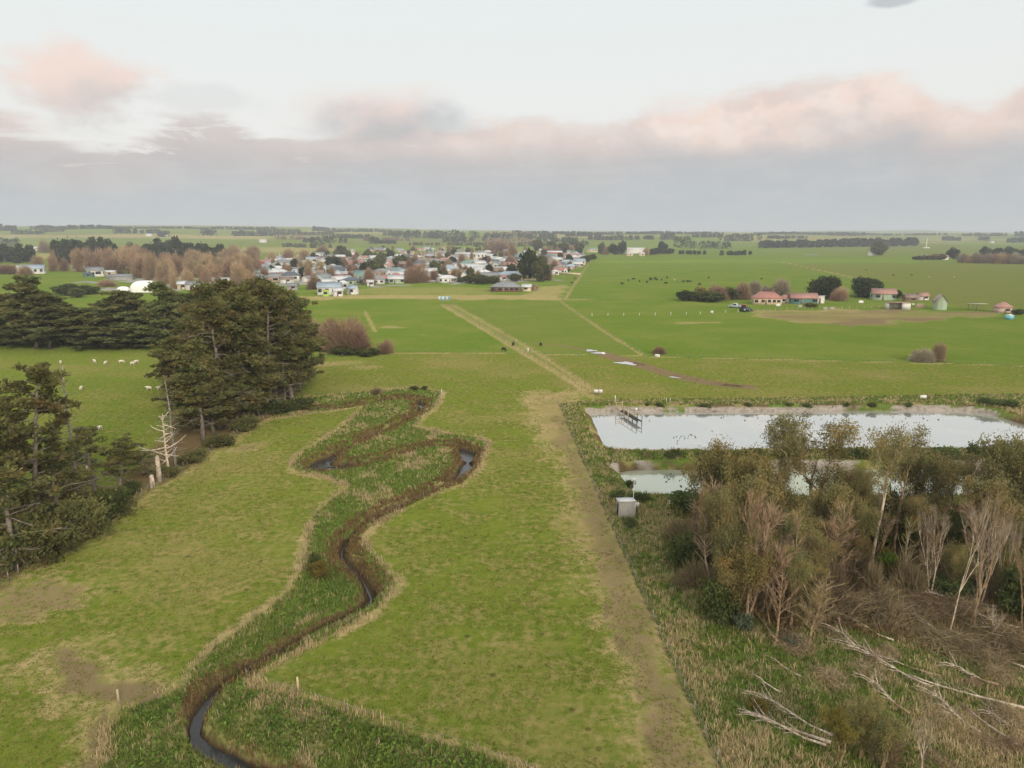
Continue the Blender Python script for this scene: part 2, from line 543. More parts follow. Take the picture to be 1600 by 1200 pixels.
def sdf(P, X, Y):
    d = dline(P, X, Y, True)
    return np.where(inside(P, X, Y), d, -d)


CREEK_PX = [(440, 640), (500, 636), (535, 636), (575, 627), (605, 622), (640, 620), (662, 626), (655, 640), (635, 653), (600, 670), (570, 682), (540, 697), (515, 711), (496, 722), (500, 729),
            (530, 727), (560, 722), (600, 712), (640, 700), (680, 693), (712, 693), (731, 702), (732, 715), (724, 735), (712, 746), (690, 756), (650, 777), (615, 792), (580, 808), (555, 825),
            (540, 840), (531, 858), (540, 873), (560, 890), (573, 910), (581, 928), (573, 941), (540, 958), (500, 978), (460, 1001), (420, 1022), (380, 1043), (347, 1060), (327, 1080),
            (313, 1100), (302, 1125), (306, 1150), (330, 1166), (360, 1180), (390, 1192), (430, 1207), (500, 1240), (580, 1290)]
CREEK = smooth_line(poly(CREEK_PX), 2)
ROUGH_PX = [(420, 632), (470, 622), (530, 616), (600, 609), (650, 605), (690, 612), (682, 634), (660, 652), (648, 668), (700, 678), (745, 684), (764, 692), (758, 708), (744, 732), (722, 756),
            (690, 766), (650, 785), (612, 804), (578, 824), (562, 840), (575, 862), (598, 888), (622, 914), (608, 928), (578, 960), (530, 986), (480, 1011), (430, 1036), (386, 1060), (394, 1072),
            (440, 1082), (520, 1106), (600, 1136), (680, 1161), (760, 1182), (830, 1215), (960, 1300), (960, 1400), (60, 1400), (130, 1260), (152, 1205), (164, 1175), (174, 1140), (190, 1110), (240, 1096),
            (288, 1076), (300, 1052), (316, 1030), (345, 1006), (385, 978), (424, 948), (456, 920), (474, 890), (480, 860), (483, 830), (496, 800), (522, 780), (548, 760), (500, 744), (462, 736),
            (456, 722), (474, 705), (500, 690), (530, 670), (556, 650), (568, 634), (520, 641), (470, 648), (420, 655)]
ROUGH = poly(ROUGH_PX)
POND1 = smooth_line(poly([(914, 640), (960, 637), (1040, 637), (1200, 637), (1400, 635), (1500, 636), (1550, 641), (1600, 656), (1680, 680), (1700, 700), (1640, 706), (1500, 703), (1400, 704), (1300, 704),
                          (1200, 706), (1080, 706), (1000, 706), (950, 704), (934, 694), (924, 670), (914, 645)]), 1)
POND2 = smooth_line(poly([(957, 730), (975, 725), (1040, 724), (1200, 724), (1400, 724), (1540, 725), (1600, 728), (1640, 750), (1620, 775), (1500, 777), (1300, 778), (1100, 775), (1010, 775), (984, 771), (970, 752), (958, 738)]), 1)
RIGHT = poly([(872, 631), (950, 624), (1200, 622), (1640, 614), (2700, 640), (3800, 1400), (1240, 1400), (1122, 1200), (945, 800)])
WOOD = poly([(1040, 830), (1090, 790), (1300, 785), (1640, 785), (1900, 1000), (1700, 1040), (1480, 1020), (1330, 985), (1230, 1000), (1130, 965), (1075, 905)])
WASTE = poly([(1400, 1100), (1500, 1040), (1700, 1030), (2100, 1400), (1250, 1400), (1380, 1180)])
FENCE_R_PX = [(872, 631), (945, 800), (1122, 1200), (1190, 1352)]
FENCE_L_PX = [(-90, 975), (0, 917), (120, 841), (250, 757), (350, 693), (448, 632)]
TRACK_PX = [(690, 476), (740, 505), (800, 541), (850, 571), (900, 601), (930, 622)]
TRACK2_PX = [(708, 476), (760, 505), (830, 545), (935, 614)]
TRACK3_PX = [(872, 468), (900, 488), (950, 522), (1006, 556)]
MUDCREEK_PX = [(835, 537), (870, 538), (905, 545), (940, 552), (985, 566), (1030, 580), (1085, 594), (1130, 601), (1165, 604)]
BAND_PX = [(400, 470), (470, 469), (560, 467), (700, 468), (800, 468), (876, 469), (880, 461), (800, 461), (700, 461), (560, 461), (470, 463), (400, 465)]
BARE_PX = [(1160, 488), (1230, 484), (1300, 484), (1460, 486), (1570, 489), (1545, 497), (1430, 502), (1355, 508), (1260, 504), (1190, 497)]


SPOTS = [(505, 726, 2.0, 4.5), (530, 726, 1.6, 4), (560, 722, .9, 3), (731, 706, 1.3, 2.6), (726, 728, 1.0, 3), (581, 930, .12, 2), (315, 1100, .3, 2.0), (303, 1142, .4, 2.2), (345, 1172, .5, 2.6), (395, 1192, .3, 2.4), (660, 628, .4, 3)]


def widen(x, y):
    e = np.zeros(np.shape(x))
    for px, py, w, r in SPOTS:
        g = G(px, py); e = np.maximum(e, w * np.exp(-((x - g.x) ** 2 + (y - g.y) ** 2) / r ** 2))
    return e


def near_z(xn, yn):
    """height of the near ground: creek bed, pond basins and banks, hummocks in the rough"""
    wob = fbm(xn / 2.5, yn / 2.5, 21) - .5
    wob2 = fbm(xn / .9, yn / .9, 22, 3) - .5
    dc = np.maximum(dline(CREEK, xn, yn) - widen(xn, yn), 0)
    ro = sdf(ROUGH, xn, yn)
    ri = sdf(RIGHT, xn, yn)
    p1 = sdf(POND1, xn, yn); p2 = sdf(POND2, xn, yn)
    z = np.zeros(len(xn))
    z -= 1.0 * sstep(.85, 0.2, dc + wob * .9)
    z += (.30 * wob + .22 * wob2) * sstep(0, 1.5, ro) * sstep(.6, 2.0, dc)
    z += (.35 * wob + .2 * wob2) * sstep(0, 2, ri) * sstep(1.5, -.5, np.maximum(p1, p2))
    z += .10 * (fbm(xn / 9, yn / 9, 5) - .5)
    for p in (p1, p2):
        z = np.where(p > -6, z + .45 * sstep(-6, -1.5, p), z)
        z -= 2.4 * sstep(-.6, 3.2, p + .5 * wob)
    return z, (wob, wob2, dc, ro, ri, p1, p2)


def build_ground():
    pys = np.concatenate([np.arange(1400, 384, -2.0), np.arange(384, 366.6, -.5)])
    ang = PITCH + np.arctan((pys - 600) / F)
    Yr = CAM_H / np.tan(ang)
    Yr = Yr[Yr < 11500]
    Yr = np.concatenate([[-3000, -600, -100, 0, 15], Yr, [12500, 13000]])
    t = np.arange(-1.26, 1.2601, .003)
    Yg, Tg = np.meshgrid(Yr, t, indexing='ij')
    Xg = Tg * np.maximum(Yg, 25)
    ex = np.array([300, 1500, 6000])
    left = Xg[:, :1] - ex[::-1][None, :]; right = Xg[:, -1:] + ex[None, :]
    Xg = np.concatenate([left, Xg, right], 1)
    Yg = np.repeat(Yr[:, None], Xg.shape[1], 1)
    Xg = np.clip(Xg, -13500, 13500)
    nr, nc = Xg.shape
    X = Xg.ravel(); Y = Yg.ravel(); N = len(X)
    Z = terr(X, Y)
    near = (Y < 330) & (np.abs(X) < 330)
    xn, yn = X[near], Y[near]
    z, L = near_z(xn, yn)
    wob, wob2, dc, ro, ri, p1, p2 = L
    wd = sdf(WOOD, xn, yn)
    ws = sdf(WASTE, xn, yn)
    fr = dline(poly(FENCE_R_PX), xn, yn)
    fl = dline(poly(FENCE_L_PX), xn, yn)
    Z[near] += z
    # masks
    A1 = np.zeros((N, 4), np.float32); A2 = np.zeros((N, 4), np.float32); A3 = np.zeros((N, 4), np.float32)
    A1[:, 3] = A2[:, 3] = A3[:, 3] = 1
    bright = sstep(0, 3, (Y - np.interp(X / np.maximum(Y, 1), [-.7, -.29, -.14, .18, .75], [G(0, 590).y, G(480, 563).y, G(640, 550).y, G(1000, 560).y, G(1600, 573).y])))
    straw = np.zeros(N); mud = np.zeros(N); lush = np.zeros(N); brown = np.zeros(N); conc = np.zeros(N); farb = np.zeros(N); grey = np.zeros(N)

    def put(arr, val, msk=near):
        arr[msk] = np.maximum(arr[msk], val)
    put(straw, (.45 + .5 * sstep(.4, .6, fbm(xn / 5, yn / 5, 67))) * sstep(1.5, .1, np.abs(ro + .3) + wob * 1.6) * sstep(.8, 2.0, dc))
    put(lush, sstep(-.2, 1.2, ro) * sstep(.45, .6, fbm(xn / 5, yn / 5, 31) + .14))
    put(straw, .8 * sstep(-.2, 1.0, ro) * sstep(.54, .66, fbm(xn / 3.5, yn / 6, 33)))
    put(brown, .9 * sstep(1.35, .4, dc + wob * 2.8))
    wet = np.zeros(N); put(wet, sstep(.72, .22, dc + wob * .9)); 
    put(lush, sstep(-.2, 1.2, ri) * sstep(.42, .6, fbm(xn / 6, yn / 6, 35) + .06))
    put(straw, .75 * sstep(-.2, 1.0, ri) * sstep(.50, .64, fbm(xn / 4, yn / 4, 36)))
    put(brown, sstep(-2, 3, wd + wob * 5) * .95)
    put(straw, .7 * sstep(-1, 2.5, ws + wob * 4) * sstep(.42, .6, fbm(xn / 3, yn / 3, 46)))
    put(brown, .35 * sstep(-1, 2.5, ws + wob * 4))
    put(straw, .9 * sstep(1.0, .2, fr + .4 * wob))
    # worn strip beside the right fence and mud ruts
    strip = dline(poly([(868, 650), (905, 740), (945, 860), (985, 960), (1030, 1090), (1090, 1250)]), xn, yn)
    put(straw, .75 * sstep(7.5, .5, strip + wob * 7)); put(mud, .62 * sstep(3.4, .3, strip + wob * 4))
    rut = dline(poly([(945, 945), (985, 1040), (1010, 1120), (1040, 1230)]), xn, yn)
    put(mud, .75 * sstep(.8, .1, rut + wob * 1.1) * sstep(.4, .55, fbm(xn / 2, yn / 2, 41)))
    rut2 = dline(poly([(970, 960), (1010, 1050), (1042, 1130), (1075, 1230)]), xn, yn)
    put(mud, .45 * sstep(.5, .1, rut2 + wob * .8) * sstep(.45, .6, fbm(xn / 2, yn / 2, 42)))
    bare1 = sdf(poly([(835, 612), (905, 612), (892, 640), (890, 690), (860, 700), (838, 672), (820, 625)]), xn, yn)
    put(straw, .95 * sstep(-4, 2, bare1 + wob * 8))
    put(mud, .4 * sstep(-1, 3, bare1 + wob * 9))
    bp = sdf(poly([(0, 915), (70, 905), (135, 915), (125, 945), (60, 960), (-40, 965)]), xn, yn)
    put(mud, .6 * sstep(-2.5, 1.5, bp + wob * 5)); put(straw, .7 * sstep(-3, 1, bp + wob * 6))
    bp = dline(poly([(105, 1025), (130, 1065), (170, 1085), (210, 1085)]), xn, yn)
    put(mud, .75 * sstep(2.4, .5, bp + wob * 3.5)); put(straw, .7 * sstep(5.5, 1.5, bp + wob * 5))
    bp = dline(poly([(165, 1110), (150, 1160), (140, 1210), (100, 1300)]), xn, yn)
    put(straw, .8 * sstep(3.4, .8, bp + wob * 3)); put(mud, .65 * sstep(1.3, .3, bp + wob * 2))
    put(straw, .6 * sstep(3.5, .5, fl + wob * 3)); put(brown, .7 * sstep(1.5, -.5, fl + wob * 2))
    bp = dline(poly([(375, 702), (410, 695)]), xn, yn); put(mud, .5 * sstep(2.5, .5, bp + wob * 3)); put(straw, .7 * sstep(3.5, .5, bp + wob * 3))
    # under the pines on the far side of the left fence
    lf = sdf(poly([(-200, 1000), (0, 917), (448, 632), (470, 628), (470, 560), (300, 600), (240, 690), (150, 770), (0, 800), (-300, 830)]), xn, yn)
    put(brown, .8 * sstep(-1, 3, lf + wob * 4))
    # pond lining shows on the far banks
    far1 = sstep(0, 3, yn - np.interp(xn, [10, 30, 120], [G(914, 650).y, G(960, 648).y, G(1500, 650).y]))
    brk = sstep(.38, .5, fbm(xn / 7, yn / 7, 51) + .12)
    put(conc, sstep(-.3, .2, p1 + .5 * wob) * sstep(2.6, 1.4, p1) * far1 * brk)
    far2 = sstep(G(1000, 742).y, G(1000, 736).y, yn)
    put(conc, sstep(-.9, -.2, p2 + .4 * wob) * sstep(3.0, 1.8, p2) * far2 * sstep(.4, .55, fbm(xn / 7, yn / 7, 52) + .08))
    put(brown, .8 * sstep(-3.5, -.8, np.maximum(p1, p2) + wob * 3) * sstep(.4, .6, fbm(xn / 4, yn / 4, 53)))
    # ---- farther
    mid = (Y > 150) & (Y < 1300)
    xm, ym = X[mid], Y[mid]
    wm = fbm(xm / 12, ym / 12, 61) - .5
    sc = np.maximum(1, ym / 250)
    for P_, wd_, amp, arr in ((TRACK_PX, 1.3, .9, straw), (TRACK2_PX, 1.0, .8, straw), (TRACK3_PX, 1.0, .75, straw), (MUDCREEK_PX[3:], 3.0, 1.0, mud), (MUDCREEK_PX[3:], 2.2, 1.0, brown), (MUDCREEK_PX[:5], 1.6, .8, mud)):
        dl = dline(smooth_line(poly(P_), 1), xm, ym)
        put(arr, amp * sstep(wd_ * 1.5, wd_ * .5, dl / np.where(arr is mud, 1, 1) + wm * 1.5), mid)
    put(wet, (.25 + .4 * sstep(.4, .6, fbm(xm / 4, ym / 4, 78))) * sstep(3.2, .8, dline(smooth_line(poly(MUDCREEK_PX[4:]), 1), xm, ym) + wm * 2), mid)
    between = sdf(poly([(692, 476), (708, 476), (830, 545), (860, 575), (800, 541), (740, 505)]), xm, ym)
    put(straw, .5 * sstep(-1, 2, between + wm * 6), mid); put(mud, .5 * sstep(0, 3, between + wm * 9), mid)
    put(straw, .95 * sstep(-3, 2, sdf(poly(BAND_PX), xm, ym) + wm * 10), mid)
    put(straw, .5 * sstep(-5, 8, sdf(poly([(560, 461), (540, 455), (600, 448), (760, 448), (775, 461)]), xm, ym) + wm * 20), mid)
    put(straw, .75 * sstep(-3, 4, sdf(poly([(845, 447), (890, 445), (878, 466), (800, 466), (835, 455)]), xm, ym) + wm * 14), mid)
    bs = sdf(poly(BARE_PX), xm, ym)
    put(mud, (.5 + .4 * sstep(.4, .6, fbm(xm / 60, ym / 14, 69))) * sstep(-3, 6, bs + wm * 34), mid); put(straw, (.6 + .4 * sstep(.45, .6, fbm(xm / 50, ym / 9, 68))) * sstep(-4, 4, bs + wm * 26), mid)
    for a, b, w_ in (((878, 468), (1060, 467), 1.0), ((925, 403), (884, 466), 1.1), ((1220, 409), (1345, 436), 2.6), ((925, 413), (1330, 413), 1.5), ((570, 486), (586, 518), .9), ((0, 650), (232, 655), 1.2), ((300, 553), (700, 552), .8), ((700, 551), (1000, 556), .8), ((1000, 557), (1700, 574), .9)):
        put(straw, .8 * sstep(w_ * 1.4, w_ * .5, dline(poly([a, b]), xm, ym) + wm * w_), mid)
    for pts, amp in (([(605, 511), (645, 513)], .8), ([(1060, 505), (1120, 504)], .8), ([(640, 523), (655, 523)], .5), ([(505, 568), (545, 566)], .6), ([(570, 574), (580, 574)], .5)):
        put(straw, amp * sstep(5, 1, dline(poly(pts), xm, ym) + wm * 8), mid)
    olive = sdf(poly([(1210, 413), (1640, 410), (1900, 480), (1560, 486), (1400, 470), (1380, 445)]), xm, ym)
    tint = np.full(N, .5)
    tint[mid] = np.where(olive > 0, .5 - .4 * sstep(0, 10, olive + wm * 30), .5 + .0 * xm)
    lite = sdf(poly([(930, 402), (1440, 400), (1440, 411), (930, 411)]), xm, ym)
    tint[mid] = np.where(lite > -8, np.maximum(tint[mid], .5 + .5 * sstep(-6, 8, lite)), tint[mid])
    grz = sdf(poly([(690, 476), (872, 470), (1004, 556), (860, 553)]), xm, ym)
    tint[mid] = np.where(grz > 0, .28, tint[mid])
    sheepf = sdf(poly([(-600, 545), (300, 545), (420, 640), (448, 632), (0, 917), (-600, 1000)]), X[Y < 400], Y[Y < 400])
    k = Y < 400
    bright[k] = np.where(sheepf > 0, .35, bright[k])
    # town ground
    tw = sdf(poly([(300, 455), (480, 448), (560, 456), (640, 446), (760, 444), (880, 440), (925, 402), (930, 394), (700, 388), (540, 390), (400, 396), (300, 420), (120, 440), (180, 458)]), xm, ym)
    put(grey, .8 * sstep(-6, 10, tw + wm * 30) * sstep(.42, .62, fbm(xm / 18, ym / 26, 71)), mid)
    for a in ([(762, 434), (800, 420), (832, 407)], [(560, 432), (640, 426), (760, 421)], [(560, 414), (680, 409), (800, 404)], [(680, 440), (650, 414), (630, 394)]):
        put(grey, sstep(6, 2.5, dline(poly(a), xm, ym)), mid)
    far = Y > 650
    xf, yf = X[far], Y[far]
    th = R(17); u = xf * math.cos(th) + yf * math.sin(th); v = -xf * math.sin(th) + yf * math.cos(th)
    cu = np.floor(u / 420 + .35 * np.floor(v / 300)); cv = np.floor(v / 300)
    h1 = np.abs(np.sin(cu * 12.99 + cv * 78.23) * 43758.5) % 1
    h2 = np.abs(np.sin(cu * 39.3 + cv * 11.13) * 24634.6) % 1
    fk = sstep(820, 1100, yf)
    tint[far] = tint[far] * (1 - fk) + h1 * fk
    put(straw, fk * ((xf / yf < .08) | (yf > 2300)) * np.where(h2 > .72, .85, np.where(h2 > .5, .4, 0)) * (1 - .4 * (fbm(xf / 60, yf / 60, 81))), far)
    put(grey, .6 * sstep(7, 3, dline(poly([(1190, 397.5), (1390, 399)]), xf, yf)), far)
    for pts, amp in (([(-300, 374), (100, 372), (430, 374), (430, 368.5), (100, 367.5), (-300, 367)], .85), ([(-200, 364.5), (60, 364), (130, 362.5), (60, 361.5), (-200, 362)], .6), ([(560, 381), (700, 380.5), (700, 378), (560, 378)], .4)):
        put(straw, amp * sstep(-40, 60, sdf(poly(pts), xf, yf)), far)
    A1[:, 0] = bright; A1[:, 1] = straw; A1[:, 2] = mud
    A2[:, 0] = lush; A2[:, 1] = brown; A2[:, 2] = conc
    A3[:, 0] = tint; A3[:, 1] = grey; A3[:, 2] = wet
    me = bpy.data.meshes.new('ground')
    i = np.arange(nr - 1)[:, None] * nc + np.arange(nc - 1)[None, :]
    q = np.stack([i, i + 1, i + nc + 1, i + nc], -1).reshape(-1, 4)
    me.vertices.add(N); me.vertices.foreach_set('co', np.stack([X, Y, Z], 1).astype(np.float32).ravel())
    me.loops.add(q.size); me.loops.foreach_set('vertex_index', q.astype(np.int32).ravel())
    me.polygons.add(len(q)); me.polygons.foreach_set('loop_start', (np.arange(len(q)) * 4).astype(np.int32))
    me.polygons.foreach_set('use_smooth', np.ones(len(q), bool))
    for nm, A in (('G1', A1), ('G2', A2), ('G3', A3)):
        at = me.attributes.new(nm, 'FLOAT_COLOR', 'POINT'); at.data.foreach_set('color', A.ravel())
    me.update(calc_edges=True)
    # ---- material
    t = NT('pasture')
    P = t.pos()
    flat = t.n('ShaderNodeMapping', {'Vector': P, 'Scale': (1, 1, 0)}).outputs[0]
    g1 = t.n('ShaderNodeSeparateColor', {'Color': t.attr('G1').outputs['Color']}).outputs
    g2 = t.n('ShaderNodeSeparateColor', {'Color': t.attr('G2').outputs['Color']}).outputs
    g3 = t.n('ShaderNodeSeparateColor', {'Color': t.attr('G3').outputs['Color']}).outputs
    nL = t.noise(flat, .035, 4, .6); nM = t.noise(flat, .22, 4, .6); nS = t.noise(flat, 1.1, 4, .65); nF = t.noise(flat, 5.0, 3, .7)
    olive_ = t.mix(t.sm(nM, .3, .72), (.128, .158, .024, 1), (.082, .118, .014, 1))
    brt = t.mix(t.sm(nL, .3, .7), (.088, .145, .018, 1), (.116, .160, .024, 1))
    tn = t.mix(g3[0], (.118, .132, .034, 1), (.120, .190, .026, 1))
    brt = t.mix(t.sm(t.math('ABSOLUTE', t.math('SUBTRACT', g3[0], .5)), .0, .5), brt, tn)
    c = t.mix(g1[0], olive_, brt)
    # patchy growth: sward thick and thin, straw coloured bits in it
    pat = t.sm(t.math('ADD', t.math('MULTIPLY', nS, .55), t.math('MULTIPLY', nM, .45)), .47, .63)
    c = t.mix(t.math('MULTIPLY', pat, t.math('SUBTRACT', .62, t.math('MULTIPLY', g1[0], .48))), c, (.262, .214, .084, 1))
    dk = t.sm(t.math('ADD', t.math('MULTIPLY', nF, .5), t.math('MULTIPLY', nS, .5)), .47, .36)
    c = t.mix(t.math('MULTIPLY', dk, .75), c, (.060, .088, .012, 1))
    c = t.mix(t.math('MULTIPLY', t.sm(t.math('ADD', t.math('MULTIPLY', nL, .7), t.math('MULTIPLY', nS, .3)), .47, .60), t.math('SUBTRACT', .46, t.math('MULTIPLY', g1[0], .36))), c, (.222, .180, .072, 1))
    vo = t.n('ShaderNodeTexVoronoi', {'Vector': flat, 'Scale': .55, 'Randomness': 1.0})
    spot = t.math('MULTIPLY', t.sm(vo.outputs['Distance'], .17, .09), t.sm(t.noise(flat, .12, 2), .45, .6))
    c = t.mix(t.math('MULTIPLY', spot, t.math('SUBTRACT', .75, t.math('MULTIPLY', g1[0], .6))), c, (.055, .052, .022, 1))
    vo2 = t.n('ShaderNodeTexVoronoi', {'Vector': flat, 'Scale': .95, 'Randomness': 1.0})
    sp2 = t.math('MULTIPLY', t.sm(vo2.outputs['Distance'], .16, .10), t.sm(vo2.outputs['Color'], .45, .6))
    c = t.mix(t.math('MULTIPLY', sp2, t.math('SUBTRACT', .6, t.math('MULTIPLY', g1[0], .5))), c, (.065, .07, .02, 1))
    jit = t.math('ADD', t.math('MULTIPLY', t.math('SUBTRACT', nS, .5), .9), t.math('MULTIPLY', t.math('SUBTRACT', nF, .5), .7))

    def lay(c, m, col, lo=.25, hi=.75, k=1.0):
        e = t.math('MULTIPLY', t.math('MULTIPLY', m, t.math('SUBTRACT', 1.0, m)), 5.5)
        f = t.sm(t.math('ADD', m, t.math('MULTIPLY', jit, e)), lo, hi)
        return t.mix(t.math('MULTIPLY', f, k), c, col)
    lushc = t.mix(nS, (.070, .130, .020, 1), (.120, .185, .034, 1))
    strawc = t.mix(nF, (.225, .175, .080, 1), (.39, .305, .155, 1))
    brownc = t.mix(t.sm(nF, .3, .7), (.060, .044, .022, 1), (.165, .120, .058, 1))
    c = lay(c, g2[0], lushc, .1, 1.0, .85)
    c = lay(c, g1[1], strawc, .1, 1.0, t.math('ADD', .48, t.math('MULTIPLY', t.sm(t.math('ADD', t.math('MULTIPLY', nS, .6), t.math('MULTIPLY', nM, .4)), .40, .62), .5)))
    c = lay(c, g2[1], brownc)
    c = lay(c, g1[2], t.mix(nS, (.105, .078, .042, 1), (.215, .165, .092, 1)), .25, .9)
    c = lay(c, g2[2], t.mix(t.sm(nS, .35, .7), (.36, .325, .275, 1), (.20, .175, .135, 1)))
    c = lay(c, g3[2], t.mix(nF, (.028, .021, .013, 1), (.085, .060, .034, 1)), .2, .8)
    c = lay(c, g3[1], t.mix(nS, (.17, .175, .165, 1), (.28, .27, .25, 1)))
    hgt = t.math('ADD', t.math('MULTIPLY', nF, .10), t.math('MULTIPLY', nS, .18))
    bp = t.n('ShaderNodeBump', {'Strength': .7, 'Distance': 1.0, 'Height': hgt})
    mat = t.done(t.n('ShaderNodeBsdfDiffuse', {'Color': c, 'Roughness': .9, 'Normal': bp.outputs[0]}))
    struct(link('ground', me, mat))


build_ground()


# ------------------------------------------------------------------ water
def watermat(name, deep, rough=.04, bump=.02, scale=1.2, film=None, metal=0.0):
    t = NT(name)
    P = t.pos()
    c = deep
    if film is not None:
        c = t.mix(t.sm(t.noise(P, .06, 4, .6, 1.0), .45, .7), deep, film)
    n = t.noise(P, scale, 3)
    bp = t.n('ShaderNodeBump', {'Strength': bump, 'Distance': .3, 'Height': n})
    b = t.bsdf(c, rough, .5, metal, bp.outputs[0]); b.inputs['IOR'].default_value = 1.33
    return t.done(b)


M['pond'] = watermat('pond_water', (.55, .555, .54, 1), .05, .016, 1.6, (.64, .60, .56, 1), .7)
M['pond_green'] = watermat('green_pond_water', (.47, .50, .41, 1), .05, .014, 1.6, (.52, .53, .36, 1), .6)
M['stream'] = watermat('stream_water', (.035, .036, .034, 1), .10, .10, 2.0)


def flat_poly(name, P, z, mat):
    me = bpy.data.meshes.new(name)
    me.from_pydata([(x, y, z) for x, y in P], [], [tuple(range(len(P)))]); me.update()
    return struct(link(name, me, mat))


def grow(P, d):
    c = P.mean(0); v = P - c
    return c + v * (1 + d / np.maximum(np.linalg.norm(v, axis=1, keepdims=True), 1))


flat_poly('pond_water', POND1, -.62, M['pond'])
flat_poly('pond_water', POND2, -.66, M['pond_green'])


def ribbon(name, line, wid, z, mat):
    line = np.asarray(line); tan = np.gradient(line, axis=0)
    tan /= np.linalg.norm(tan, axis=1, keepdims=True)
    nrm = np.stack([-tan[:, 1], tan[:, 0]], 1)
    m = MB()
    a = line + nrm * wid[:, None] / 2; b = line - nrm * wid[:, None] / 2
    v = np.stack([np.c_[a, np.full(len(a), z)], np.c_[b, np.full(len(a), z)]], 1).reshape(-1, 3)
    i = np.arange(len(line) - 1) * 2
    m.add(v, np.stack([i, i + 1, i + 3, i + 2], 1))
    return struct(link(name, m.mesh(name), mat))


cl = dens_line(CREEK, .5)
wv = .10 + 2.4 * widen(cl[:, 0], cl[:, 1])
ribbon('stream_water', cl, wv * (1 + .55 * (vnoise(np.arange(len(cl)) * .35, 0, 4) - .5) + .3 * np.sin(np.arange(len(cl)) * .9)), -.78, M['stream'])


def puddle(px0, py, px1, py1, hw):
    a = G(px0, py, .02); b = G(px1, py1, .02)
    n = 24; pts = []
    ax = (b - a); L = ax.length; ax.normalize(); ny = Vector((-ax.y, ax.x, 0)); c = (a + b) / 2
    for k in range(n):
        th = 2 * math.pi * k / n; r = 1 + .28 * math.sin(3 * th + px0) + .15 * math.sin(7 * th)
        p = c + ax * (math.cos(th) * L / 2 * r) + ny * (math.sin(th) * hw * r)
        pts.append((p.x, p.y))
    flat_poly('puddle', np.array(pts), .10, M['pond'])


puddle(964, 566, 993, 570, 1.8); puddle(917, 547, 930, 549, 1.6); puddle(926, 551, 946, 553, 1.5); puddle(1045, 589, 1062, 591, .6)


# ------------------------------------------------------------------ plants
def leaf_quads(m, cen, size, rng, flat=.0, elong=1.6, a=None, dirs=None):
    """many small leaf sprays, each a bent diamond"""
    n = len(cen)
    if dirs is None:
        dirs = rng.normal(size=(n, 3)); dirs[:, 2] = dirs[:, 2] * (1 - flat) + .15
    dirs = dirs / np.maximum(np.linalg.norm(dirs, axis=1, keepdims=True), 1e-6)
    rv = rng.normal(size=(n, 3)); rv[:, 2] *= (1 - flat * .7)
    s = np.cross(dirs, rv); s /= np.maximum(np.linalg.norm(s, axis=1, keepdims=True), 1e-6)
    sz = size * rng.uniform(.6, 1.3, (n, 1))
    L = dirs * sz * elong / 2; W = s * sz / 2
    v = np.stack([cen - L, cen + W, cen + L, cen - W], 1).reshape(-1, 3)
    i = np.arange(n) * 4
    av = np.repeat(a, 4) if a is not None else .5
    m.add(v, np.stack([i, i + 1, i + 2, i + 3], 1), None, av)


def slivers(m, p0, p1, w, rng, a):
    n = len(p0)
    d = p1 - p0
    s = np.cross(d, rng.normal(size=(n, 3))); s /= np.maximum(np.linalg.norm(s, axis=1, keepdims=True), 1e-6)
    v = np.stack([p0 - s * w / 2, p0 + s * w / 2, p1], 1).reshape(-1, 3)
    i = np.arange(n) * 3
    m.add(v, None, np.stack([i, i + 1, i + 2], 1), np.repeat(a, 3))


def bent(p0, d, L, rng, n=5, wig=.12, up=0.0):
    pts = [np.array(p0, float)]; d = np.array(d, float); d /= np.linalg.norm(d)
    for k in range(n - 1):
        d = d + rng.normal(size=3) * wig + np.array([0, 0, up]); d /= np.linalg.norm(d)
        pts.append(pts[-1] + d * L / (n - 1))
    return np.array(pts)


